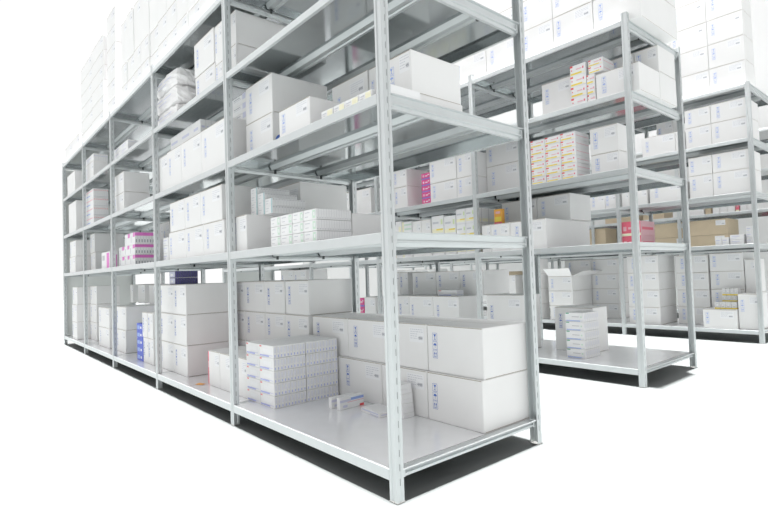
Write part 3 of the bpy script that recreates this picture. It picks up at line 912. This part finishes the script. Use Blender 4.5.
  (1, 2, 0, 1, 2.776, 3.156, 5.058, 5.394, 0.5, 0.902),
 ]),
 ('B', 0, 'carton', 'far support pair', [
  (0, 2, 0, 1, 2.776, 3.156, 5.419, 5.81, 0.116, 0.499),
  (1, 2, 0, 1, 2.776, 3.156, 5.079, 5.415, 0.116, 0.499),
 ]),
 ('B', 2, 'carton', 'far pair', [
  (0, 2, 0, 1, 2.336, 2.686, 3.346, 3.747, 1.456, 1.753),
  (1, 2, 0, 1, 2.336, 2.686, 2.961, 3.342, 1.456, 1.753),
 ]),
]

RACKN = {'A': 'front rack', 'B': 'middle rack', 'C': 'right rack', 'D': 'rear rack'}
SHELFN = ['floor-level shelf', 'second shelf', 'third shelf', 'fourth shelf', 'top shelf']

def symbols_mesh(w, h, c='blue'):
    """three framed handling symbols in a column on a face that looks to -X; y to the left, z up"""
    mb = MB(); x = -.0008; n = 3; ch = h/n; t = w*.045
    def q(y0, y1, z0, z1): mb.quad((x, y1, z0), (x, y0, z0), (x, y0, z1), (x, y1, z1), c)
    def tri(a, b, d): mb.poly([(x, *a), (x, *b), (x, *d)], c)
    for i in range(n):
        z0 = h-ch*(i+1)+ch*.04; z1 = h-ch*i-ch*.04; m = w/2
        q(0, t, z0, z1); q(w-t, w, z0, z1); q(0, w, z0, z0+t); q(0, w, z1-t, z1)
        hh = z1-z0
        if i == 0:      # goblet
            tri((w*.22, z1-hh*.16), (w*.78, z1-hh*.16), (m, z0+hh*.40)); q(m-w*.05, m+w*.05, z0+hh*.2, z0+hh*.5); q(w*.3, w*.7, z0+hh*.16, z0+hh*.23)
        elif i == 1:    # umbrella
            mb.poly([(x, m+w*.34*math.cos(a), z0+hh*.5+hh*.3*math.sin(a)) for a in [PI*k/8 for k in range(9)]], c); q(m-w*.03, m+w*.03, z0+hh*.18, z0+hh*.5)
        else:           # two arrows
            for s in (.33, .67):
                tri((w*(s-.14), z0+hh*.52), (w*(s+.14), z0+hh*.52), (w*s, z0+hh*.82)); q(w*(s-.04), w*(s+.04), z0+hh*.25, z0+hh*.55)
            q(w*.18, w*.82, z0+hh*.14, z0+hh*.2)
    return mb.mesh('handling_symbols')
def label_mesh(w, h):
    mb = MB(); x = -.0006
    def q(y0, y1, z0, z1, m, dx=0): mb.quad((x-dx, y1, z0), (x-dx, y0, z0), (x-dx, y0, z1), (x-dx, y1, z1), m)
    q(0, w, 0, h, 'sticker')
    rnd = random.Random(3)
    # y runs to the left in the picture, so text starts at y = w
    for i in range(5):
        z = h*(.90-i*.155); y = w*.93
        end = w*(.08 if i < 2 else .45)
        while y > end:
            l = w*rnd.uniform(.05, .16); l = min(l, y-end+.001)
            q(y-l, y, z-h*.045, z, 'ink', .0004); y -= l+w*.035
    for k in range(9):
        a = w*(.10+.03*k); q(a, a+w*(.012 if k % 3 else .022), h*.18, h*.42, 'barcode', .0004)
    q(w*.09, w*.38, h*.28, h*.34, 'barcode', .0005)
    return mb.mesh('shipping_label')
_SYM, _LAB = {}, {}
def sym(w, h, c):
    k = (round(w, 2), round(h, 2), c)
    if k not in _SYM: _SYM[k] = symbols_mesh(max(k[0], .01), max(k[1], .02), c)
    return _SYM[k]
def lab(w, h):
    k = (round(w, 2), round(h, 2))
    if k not in _LAB: _LAB[k] = label_mesh(max(k[0], .02), max(k[1], .02))
    return _LAB[k]

def carton_mesh(dx, dy, dz, m='board', tape=True):
    """origin at the middle of the base"""
    mb = MB(); X, Y = dx/2, dy/2
    mb.box(-X, X, -Y, Y, 0, dz, m, min(.003, dz*.05))
    e = .0007; t = .003
    # raw corrugated edge where the flaps meet the walls
    mb.quad((-X-e, Y-.004, dz-t-.002), (-X-e, -Y+.004, dz-t-.002), (-X-e, -Y+.004, dz-.002), (-X-e, Y-.004, dz-.002), 'edge')
    mb.quad((-X+.01, -Y-e, .001), (X-.01, -Y-e, .001), (X-.01, -Y-e, .003), (-X+.01, -Y-e, .003), 'edge')
    # flap seam along the top
    mb.quad((-.0012, -Y+.004, dz+e), (.0012, -Y+.004, dz+e), (.0012, Y-.004, dz+e), (-.0012, Y-.004, dz+e), 'edge')
    return mb.mesh('carton')
def make_carton(x0, x1, y0, y1, z0, z1, m='board', sy=True, lb=True, seed=0, color='blue'):
    dx, dy, dz = x1-x0, y1-y0, z1-z0
    o = link('carton', carton_mesh(dx, dy, dz, m), None, ((x0+x1)/2, (y0+y1)/2, z0))
    r = random.Random(seed)
    if sy and dy > .1:
        h = min(.125, dz*.62); w = min(.034, dy*.2)
        link('handling_symbols', sym(w, h, color), o, (-dx/2, dy/2-dy*r.uniform(.07, .16)-w, dz*r.uniform(.80, .86)-h))
    if lb and dy > .08:
        w = min(.12, dy*.38); h = min(.075, dz*.4)
        link('shipping_label', lab(w, h), o, (-dx/2, -dy/2+dy*r.uniform(.03, .10), dz*.93-h))
    return o

# printed marks: front = (left, right, bottom, top, colour) in fractions of the face that looks to -X, left first
STY = {
 'blue_bundle':  dict(n=10, front=[(.03, .17, .80, .92, 'softred'), (.05, .70, .06, .17, 'softblue'), (.30, .95, .17, .23, 'lav'), (.30, .85, .40, .70, 'sticker')],
                      end=[(.38, .62, .08, .28, 'softblue'), (.25, .75, .42, .88, 'palelav')]),
 'tower_bundle': dict(n=8, front=[(.03, .2, .84, .95, 'dkgreen'), (.04, .8, .04, .16, 'lblue'), (.05, .95, .10, .14, 'lav'), (.35, .75, .5, .58, 'groove'), (.82, .9, .45, .6, 'green')], end=[(.3, .7, .3, .8, 'palelav')]),
 'green_bundle': dict(n=14, front=[(.72, .95, .12, .88, 'green'), (.80, .90, .35, .7, 'white'), (.12, .5, .68, .76, 'ink'), (.12, .4, .3, .36, 'groove')], end=[(.3, .7, .1, .2, 'groove')]),
 'teal_bundle':  dict(n=12, front=[(.84, 1, .02, .98, 'teal'), (.15, .55, .62, .72, 'ink'), (.15, .45, .3, .38, 'ink')], end=[(.3, .7, .72, .9, 'groove')]),
 'pink_bundle':  dict(n=9, front=[(.62, .98, .62, .98, 'pink'), (.1, .5, .15, .85, 'sticker'), (.2, .3, .15, .7, 'groove')], end=[(0, 1, .70, .98, 'pink'), (.3, .7, .14, .40, 'barcode')]),
 'pink_pack':    dict(n=1, front=[(.62, .92, .02, .92, 'pink'), (.1, .4, .5, .8, 'groove')], end=[(.2, .9, 0, .8, 'pink')]),
 'magenta_bundle': dict(n=1, base='magenta', front=[(0, 1, 0, .2, 'violet'), (.2, .3, .4, .7, 'white'), (.45, .7, .45, .6, 'white'), (.75, .9, .6, .75, 'white')], end=[(0, 1, 0, .2, 'violet')]),
 'yellow_bundle': dict(n=1, front=[(.0, .18, .82, .99, 'red'), (.04, .95, .10, .2, 'paleyellow'), (.04, .75, .12, .28, 'yellow'), (.80, .88, .5, .7, 'pinkred'), (.08, .14, .5, .62, 'red'), (.4, .75, .52, .62, 'ltpink')], end=[(.05, .95, .45, .52, 'ltpink')]),
 'yellow_pack':  dict(n=1, front=[(.52, .95, .15, .85, 'paleyellow'), (.1, .45, .55, .68, 'ink'), (.1, .35, .3, .38, 'groove'), (.68, .8, .4, .65, 'paleyellow')], end=[]),
 'red_dot_bundle': dict(n=8, front=[(.1, .9, .75, .85, 'ltpink'), (.1, .6, .3, .4, 'lblue')], end=[(.38, .62, .74, .88, 'red'), (0, 1, .1, .14, 'groove')]),
 'navy_bundle':  dict(n=12, base='navy', front=[(.08, .92, .1, .9, 'lav'), (.2, .6, .3, .6, 'white')], end=[(.42, .58, .05, .95, 'violet')]),
 'bright_blue_pack': dict(n=3, base='brightblue', front=[(.1, .5, .2, .7, 'lblue'), (.6, .8, .3, .6, 'sticker')], end=[(.2, .8, .4, .6, 'lblue')]),
 'lime_bundle':  dict(n=5, front=[(0, .2, 0, 1, 'paleyellow'), (.25, 1, .66, .8, 'green'), (.25, 1, .3, .44, 'green')], end=[]),
 'lime_pack':    dict(n=3, front=[(.03, .97, .14, .34, 'paleyellow'), (.4, .95, .26, .34, 'yellow'), (.78, .92, .55, .8, 'lime'), (.1, .6, .6, .7, 'ink')], end=[(.1, .9, .1, .3, 'paleyellow')]),
 'pink_box':     dict(n=1, base='pinkred', front=[(0, 1, 0, .18, 'paleyellow'), (.08, .25, .35, .65, 'ltpink'), (.35, .8, .45, .6, 'ltpink')], end=[(0, 1, 0, 1, 'ltpink'), (.1, .9, .4, .6, 'pinkred')]),
 'yellow_vial':  dict(n=1, front=[(0, 1, 0, .2, 'yellow'), (.25, .75, .3, .8, 'groove'), (.3, .7, .4, .75, 'sticker')], end=[(0, 1, 0, .2, 'yellow')]),
 'orange_pack':  dict(n=1, base='orange', front=[(0, 1, 0, .15, 'pinkred'), (.1, .9, .2, .5, 'yellow'), (.2, .8, .7, .85, 'ltpink')], end=[]),
 'white_pack':   dict(n=6, front=[(.1, .7, .55, .68, 'lav'), (.1, .5, .25, .33, 'lav')], end=[(.2, .8, .6, .7, 'lav')]),
 'purple_pack':  dict(n=1, front=[(.15, .75, .3, .92, 'sticker'), (.22, .65, .72, .8, 'barcode'), (.22, .7, .55, .6, 'ink'), (.8, 1, .4, 1, 'lav')], end=[]),
 'red_pack':     dict(n=1, base='pinkred', front=[(.1, .9, .5, .7, 'ltpink')], end=[(.1, .9, .2, .4, 'ltpink')]),
}
def face_marks(mb, rects, dx, dy, dz, face, n=1):
    e = .0007
    for i, (a, b, c, d, m) in enumerate(rects):
        k = e+.00025*i
        if face == 'front':
            ya, yb = dy/2-a*dy, dy/2-b*dy
            mb.quad((-dx/2-k, ya, c*dz), (-dx/2-k, yb, c*dz), (-dx/2-k, yb, d*dz), (-dx/2-k, ya, d*dz), m)
        else:
            w = dx/n
            for j in range(n):
                xa = -dx/2+w*(j+a); xb = -dx/2+w*(j+b)
                mb.quad((xa, -dy/2-k, c*dz), (xb, -dy/2-k, c*dz), (xb, -dy/2-k, d*dz), (xa, -dy/2-k, d*dz), m)
_PK = {}
def pack_meshes(kind, dx, dy, dz):
    key = (kind, round(dx, 3), round(dy, 3), round(dz, 3))
    if key in _PK: return _PK[key]
    st = STY[kind]; base = st.get('base', 'white'); n = st['n']
    mb = MB(); mb.box(-dx/2, dx/2, -dy/2, dy/2, 0, dz-.0006, base, min(.0015, dz*.03))
    for j in range(1, n):
        x = -dx/2+dx*j/n; g = dx/n*.035
        mb.quad((x-g, -dy/2-.0004, .001), (x+g, -dy/2-.0004, .001), (x+g, -dy/2-.0004, dz-.001), (x-g, -dy/2-.0004, dz-.001), 'groove')
        mb.quad((x-g, -dy/2+.001, dz), (x+g, -dy/2+.001, dz), (x+g, dy/2-.001, dz), (x-g, dy/2-.001, dz), 'groove')
    face_marks(mb, st['front'], dx, dy, dz, 'front'); face_marks(mb, st['end'], dx, dy, dz, 'end', n)
    _PK[key] = mb.mesh(kind); return _PK[key]
def make_pack(kind, name, x0, x1, y0, y1, z0, z1):
    dx, dy, dz = x1-x0, y1-y0, z1-z0
    return link(name, pack_meshes(kind, dx, dy, dz), None, ((x0+x1)/2, (y0+y1)/2, z0))
# the shrink-wrapped bundles of the nearest shelf show every packet
_PKT = {}
def packet_mesh(t, dy, dz, first):
    k = (round(t, 4), round(dy, 3), round(dz, 3), first)
    if k in _PKT: return _PKT[k]
    st = STY['blue_bundle']; mb = MB(); g = .0006
    mb.box(-t/2+g, t/2-g, -dy/2, dy/2, 0, dz-.0008, 'white', .001)
    face_marks(mb, st['end'], t, dy, dz, 'end', 1)
    if first: face_marks(mb, st['front'], t-2*g, dy, dz, 'front')
    _PKT[k] = mb.mesh('packet'); return _PKT[k]
def make_bundle(x0, x1, y0, y1, z0, z1, n=10):
    o = bpy.data.objects.new('medicine_bundle', None); COL.objects.link(o); o.location = ((x0+x1)/2, (y0+y1)/2, z0)
    t = (x1-x0)/n
    for j in range(n):
        link('packet', packet_mesh(t, y1-y0, z1-z0, j == 0), o, (x0+t*(j+.5)-(x0+x1)/2, 0, 0))
    return o
def make_bag(x0, x1, y0, y1, z0, z1, seed):
    """soft film-wrapped bundle: a slumped, rounded block with creases"""
    r = random.Random(seed); bm = bmesh.new(); bmesh.ops.create_cube(bm, size=1)
    bmesh.ops.subdivide_edges(bm, edges=list(bm.edges), cuts=6, use_grid_fill=True)
    dx, dy, dz = x1-x0, y1-y0, z1-z0
    for v in bm.verts:
        c = v.co.copy(); l = max(abs(c.x), abs(c.y), abs(c.z)); s = c.normalized()*l
        c = c.lerp(s, .34)
        w = .03*math.sin(9*c.y+seed)*math.cos(7*c.x+2*seed)
        v.co = Vector((c.x*dx*(1+w)*.96, c.y*dy*(1+w)*.96, max(0, (c.z+.5)*dz*(1+w*.6))))
        if c.z > -.45: v.co += Vector([r.uniform(-.0055, .0055) for _ in range(3)])
    zmin = min(v.co.z for v in bm.verts); zmax = max(v.co.z for v in bm.verts)
    for v in bm.verts: v.co.z = (v.co.z-zmin)*dz/(zmax-zmin)
    me = bpy.data.meshes.new('wrapped_bundle'); bm.to_mesh(me); bm.free(); me.materials.append(M['bag'])
    o = link('wrapped_bundle', me, None, ((x0+x1)/2, (y0+y1)/2, z0))
    mk = MB()
    for i, (a, b, c, d) in enumerate(((.2, .42, .55, .62), (.5, .8, .5, .56), (.25, .6, .3, .35))):
        mk.quad((-dx*.5-.006, dy/2-a*dy, c*dz), (-dx*.5-.006, dy/2-b*dy, c*dz), (-dx*.5-.006, dy/2-b*dy, d*dz), (-dx*.5-.006, dy/2-a*dy, d*dz), 'lav')
    link('printed_marks', mk.mesh('printed_marks'), o)
    return o

LOOK = {
 'carton': ('white carton', 'carton', 'box'), 'plain_carton': ('plain white carton', 'carton', 'box'), 'small_carton': ('small white carton', 'carton', 'box'),
 'brown_carton': ('brown cardboard carton', 'carton', 'box'),
 'blue_bundle': ('white medicine bundle with blue print', 'medicine_bundle', 'medicine bundle'),
 'tower_bundle': ('white bundle with green mark', 'medicine_bundle', 'medicine bundle'),
 'green_bundle': ('white bundle with green tab', 'medicine_bundle', 'medicine bundle'),
 'teal_bundle': ('white bundle with teal stripe', 'medicine_bundle', 'medicine bundle'),
 'pink_bundle': ('pink banded bundle', 'medicine_bundle', 'medicine bundle'), 'pink_pack': ('white pack with pink stripe', 'medicine_pack', 'medicine pack'),
 'magenta_bundle': ('magenta pack', 'medicine_pack', 'medicine pack'), 'yellow_bundle': ('yellow striped pack', 'medicine_pack', 'medicine pack'),
 'yellow_pack': ('yellow spotted pack', 'medicine_pack', 'medicine pack'), 'red_dot_bundle': ('red dotted bundle', 'medicine_bundle', 'medicine bundle'),
 'navy_bundle': ('navy blue bundle', 'medicine_bundle', 'medicine bundle'), 'bright_blue_pack': ('bright blue pack', 'medicine_pack', 'medicine pack'),
 'lime_bundle': ('green striped bundle', 'medicine_bundle', 'medicine bundle'), 'lime_pack': ('lime printed pack', 'medicine_pack', 'medicine pack'),
 'pink_box': ('pinkish red box', 'medicine_pack', 'medicine pack'), 'yellow_vial': ('yellow based pack', 'medicine_pack', 'medicine pack'),
 'orange_pack': ('orange pack', 'medicine_pack', 'medicine pack'), 'white_pack': ('white pack', 'medicine_pack', 'medicine pack'),
 'purple_pack': ('purple tinted pack', 'medicine_pack', 'medicine pack'), 'soft_bag': ('soft white wrapped bundle', 'wrapped_bundle', 'wrapped bundle'),
}
def ordinal(i): return ['second', 'third', 'fourth', 'fifth', 'sixth', 'seventh'][i-1]
def where(i, n):
    if n == 1: return ''
    if n == 2: return ('left', 'right')[i]
    if i == 0: return 'leftmost'
    if i == n-1: return 'rightmost'
    if n == 3: return 'middle'
    return (ordinal(i)+' from left') if i <= (n-1)//2 else (ordinal(n-1-i)+' from right')
def level(i, n):
    if n == 1: return ''
    if i == 0: return 'bottom layer'
    if i == n-1: return 'top layer'
    if n == 3: return 'middle layer'
    return ordinal(i)+' layer'
seed = 0
for rk, k, kind, name, rows in BOXES:
    look, oname, cat = LOOK[kind]
    for (c, nc, l, nl, x0, x1, y0, y1, z0, z1) in rows:
        seed += 1; r = random.Random(seed*13+5)
        j = r.uniform(-.004, .004) if nl > 1 and kind in ('carton', 'small_carton') else 0
        X0, X1 = x0+j, x1+j
        z0 += .0008; z1 -= .0002
        if kind in ('carton', 'small_carton', 'plain_carton', 'brown_carton'):
            o = make_carton(X0, X1, y0, y1, z0, z1, 'kraft' if kind == 'brown_carton' else 'board', kind == 'carton' and not (rk == 'A' and k == 4), (kind in ('carton', 'small_carton') or name == 'brown cartons') and not (name.startswith('near stack') and c == nc-1), seed, 'blue' if (rk, k) == ('A', 0) or rk == 'B' and k < 1 else 'lblue')
        elif kind == 'blue_bundle' and rk == 'A': o = make_bundle(x0, x1, y0, y1, z0, z1)
        elif kind == 'soft_bag': o = make_bag(x0, x1, y0, y1, z0, z1, seed)
        else: o = make_pack(kind, oname, x0, x1, y0, y1, z0, z1)
        bits = [look, level(l, nl), where(c, nc), name, SHELFN[k], RACKN[rk]]
        lb = ', '.join(b for b in bits if b)
        if len(lb.replace(',', ' ').split()) > 16: lb = ', '.join(b for b in [look.split(' with')[0]]+bits[1:] if b)
        tag(o, lb, cat, name+' on '+SHELFN[k]+' of '+RACKN[rk] if len(rows) > 1 else None)
        o['w'] = 0; del o['w']
        if name == 'open carton stack' and l == nl-1:
            dx, dy, dz = X1-X0, y1-y0, z1-z0
            mb = MB(); mb.quad((0, dy/2, 0), (0, -dy/2, 0), (-.10, -dy/2-.02, .10), (-.10, dy/2+.02, .10), 'board'); mb.quad((.002, dy/2, 0), (.002, -dy/2, 0), (-.098, -dy/2-.02, .1), (-.098, dy/2+.02, .1), 'board')
            link('flap', mb.mesh('flap'), o, (-dx/2, 0, dz))
            mb = MB(); mb.quad((-dx/2, 0, 0), (dx/2, 0, 0), (dx/2+.02, -.15, .06), (-dx/2+.02, -.15, .06), 'board'); mb.quad((-dx/2, .002, 0), (dx/2, .002, 0), (dx/2+.02, -.148, .063), (-dx/2+.02, -.148, .063), 'board')
            link('flap', mb.mesh('flap'), o, (0, -dy/2, dz))
        if name == 'large stack' and l == 0:
            dx, dy, dz = X1-X0, y1-y0, z1-z0
            mb = MB(); cx, cz, R1, R0 = -dx/2+.05, .07, .034, .021
            for q in range(24):
                a, b = 2*PI*q/24, 2*PI*(q+1)/24
                mb.quad((cx+R1*math.cos(a), -dy/2-.001, cz+R1*math.sin(a)), (cx+R1*math.cos(b), -dy/2-.001, cz+R1*math.sin(b)), (cx+R0*math.cos(b), -dy/2-.001, cz+R0*math.sin(b)), (cx+R0*math.cos(a), -dy/2-.001, cz+R0*math.sin(a)), 'blue')
            link('round_emblem', mb.mesh('round_emblem'), o)

# teal striped bundles lying on the cartons of the second shelf
ZT = 1.146
for i, (y0, nlay, x0, x1) in enumerate(((1.09, 2, .135, .34), (1.175, 3, .135, .34), (1.26, 4, .135, .34))):
    for l in range(nlay):
        o = make_pack('teal_bundle', 'medicine_bundle', x0, x1, y0, y0+.08, ZT+.0405*l, ZT+.0405*(l+1))
        tag(o, 'white bundle with teal stripe, %s, %s column, on cartons, second shelf, front rack' % (level(l, nlay), ('right', 'middle', 'left')[i]), 'medicine bundle', 'teal striped bundles on second shelf of front rack')

# loose packets on the floor-level shelf of the front rack
def packet(name, dims, loc, rot, label, marks, cat='medicine pack', group=None):
    dx, dy, dz = dims; mb = MB(); mb.box(-dx/2, dx/2, -dy/2, dy/2, 0, dz, 'white', .001)
    for face, a, b, c, d, m in marks:
        face_marks(mb, [(a, b, c, d, m)], dx, dy, dz, face)
    o = link(name, mb.mesh(name), None, loc, rot); tag(o, label, cat, group); return o
FM = [('end', .0, .45, .60, .80, 'lav'), ('end', .45, .99, .66, .88, 'lblue'), ('end', .3, 1, .52, .57, 'ltpink'), ('end', .82, 1, .0, .2, 'red'), ('end', .12, .3, .15, .35, 'lav')]
packet('medicine_pack', (.160, .027, .060), (.414, .822, .1128), (0, 0, .05), 'white packet with blue band and red corner, leaning before the lower cartons', FM, group='loose packets on the floor-level shelf')
packet('medicine_pack', (.150, .026, .056), (.398, .876, .1125), (0, 0, 0), 'white packet with pale print standing just behind the blue banded packet', FM[:1]+FM[4:5], group='loose packets on the floor-level shelf')
packet('medicine_pack', (.105, .165, .022), (.447, .630, .1125), (0, 0, -.11), 'flat white packet lying on the shelf behind the near post', [('front', .05, .95, .5, .8, 'lav'), ('front', .5, .95, .1, .3, 'lav'), ('end', .1, .9, .4, .6, 'lav')], group='loose packets on the floor-level shelf')
for l in range(7):
    packet('medicine_pack', (.070, .078, .0222), (.488-.0012*l, .494+.001*(l % 2)+.0012*l, .1125+.0226*l), (0, 0, .008*(l % 3)), 'thin white packet, %s, small tower against near cartons, floor-level shelf' % level(l, 7),
           [('front', .02, .14, .2, .8, 'red'), ('front', .3, .8, .4, .55, 'groove')], group='thin packets in the small tower')
mb = MB(); mb.quad((-.02, -.03, .0006), (.02, -.03, .0006), (.02, .03, .003), (-.02, .03, .0006), 'orange')
tag(link('paper_slip', mb.mesh('paper_slip'), None, (.085, 2.04, .1128), (0, 0, .4)), 'small yellow paper slip lying on floor-level shelf of front rack', 'paper')
o = make_pack('red_pack', 'medicine_pack', .135, .30, 1.985, 2.03, .1125, .325)
tag(o, 'thin red pack standing at left end of front row on floor-level shelf', 'medicine pack')

# ------------------------------------------------------------------ light
w = bpy.data.worlds.new('World'); bpy.context.scene.world = w; w.use_nodes = True
nt = w.node_tree; bg = nt.nodes['Background']; bg.inputs[1].default_value = 1.0
# white surround ahead and above, dimmed behind the camera to shade rack fronts (world directions only)
tc = nt.nodes.new('ShaderNodeTexCoord'); dp = nt.nodes.new('ShaderNodeVectorMath'); dp.operation = 'DOT_PRODUCT'
dp.inputs[1].default_value = (.60, .76, .25); nt.links.new(tc.outputs['Generated'], dp.inputs[0])
mr = nt.nodes.new('ShaderNodeMapRange'); mr.interpolation_type = 'SMOOTHSTEP'
for k, v in ((1, -.75), (2, .25), (3, .55), (4, 1.04)): mr.inputs[k].default_value = v
nt.links.new(dp.outputs['Value'], mr.inputs[0]); nt.links.new(mr.outputs[0], bg.inputs[0])
overhead_bleach = bpy.data.lights.new('overhead_bleach', 'SUN'); overhead_bleach.energy = 25; overhead_bleach.angle = math.radians(1.2)  # added overhead light that bleaches the open floor around the racks
so = bpy.data.objects.new('overhead_bleach', overhead_bleach); COL.objects.link(so); so.location = (0, 0, 6)

for nm, loc, rot, sx, sy, e in (('aisle_strip_lamp', (-1.5, 3.5, 3.9), (0, -.45, 0), .25, 10, 14), ('second_aisle_fill', (1.58, 4, 3.9), (0, 0, 0), .25, 9, 30), ('third_aisle_fill', (4.0, 4, 3.9), (0, 0, 0), .25, 9, 25)):  # unseen overhead lamps; second and third are added to lift the shelf interiors
    l = bpy.data.lights.new(nm, 'AREA'); l.shape = 'RECTANGLE'; l.size = sx; l.size_y = sy; l.energy = e
    lo = bpy.data.objects.new(nm, l); COL.objects.link(lo); lo.location = loc; lo.rotation_euler = rot

# ------------------------------------------------------------------ camera
cam = bpy.data.cameras.new('camera'); co = bpy.data.objects.new('camera', cam); COL.objects.link(co)
R_ = Vector((0.761741, -0.647027, -0.033259)); U_ = Vector((0.002733, -0.048126, 0.998838)); F_ = Vector((0.647875, 0.760947, 0.034891))
mw = Matrix(((R_.x, U_.x, -F_.x, 0), (R_.y, U_.y, -F_.y, 0), (R_.z, U_.z, -F_.z, 0), (0, 0, 0, 1)))
co.matrix_world = Matrix.Translation(Vector((-1.179861, -1.358083, 0.800000))) @ mw
cam.sensor_fit = 'HORIZONTAL'; cam.sensor_width = 36; cam.lens = 36*511.997/768; cam.clip_start = .05; cam.clip_end = 200
sc = bpy.context.scene; sc.camera = co
sc.view_settings.view_transform = 'Standard'; sc.view_settings.look = 'None'; sc.view_settings.gamma = 1.08
sc.cycles.use_denoising = True; sc.cycles.max_bounces = 10; sc.cycles.diffuse_bounces = 5; sc.cycles.glossy_bounces = 5
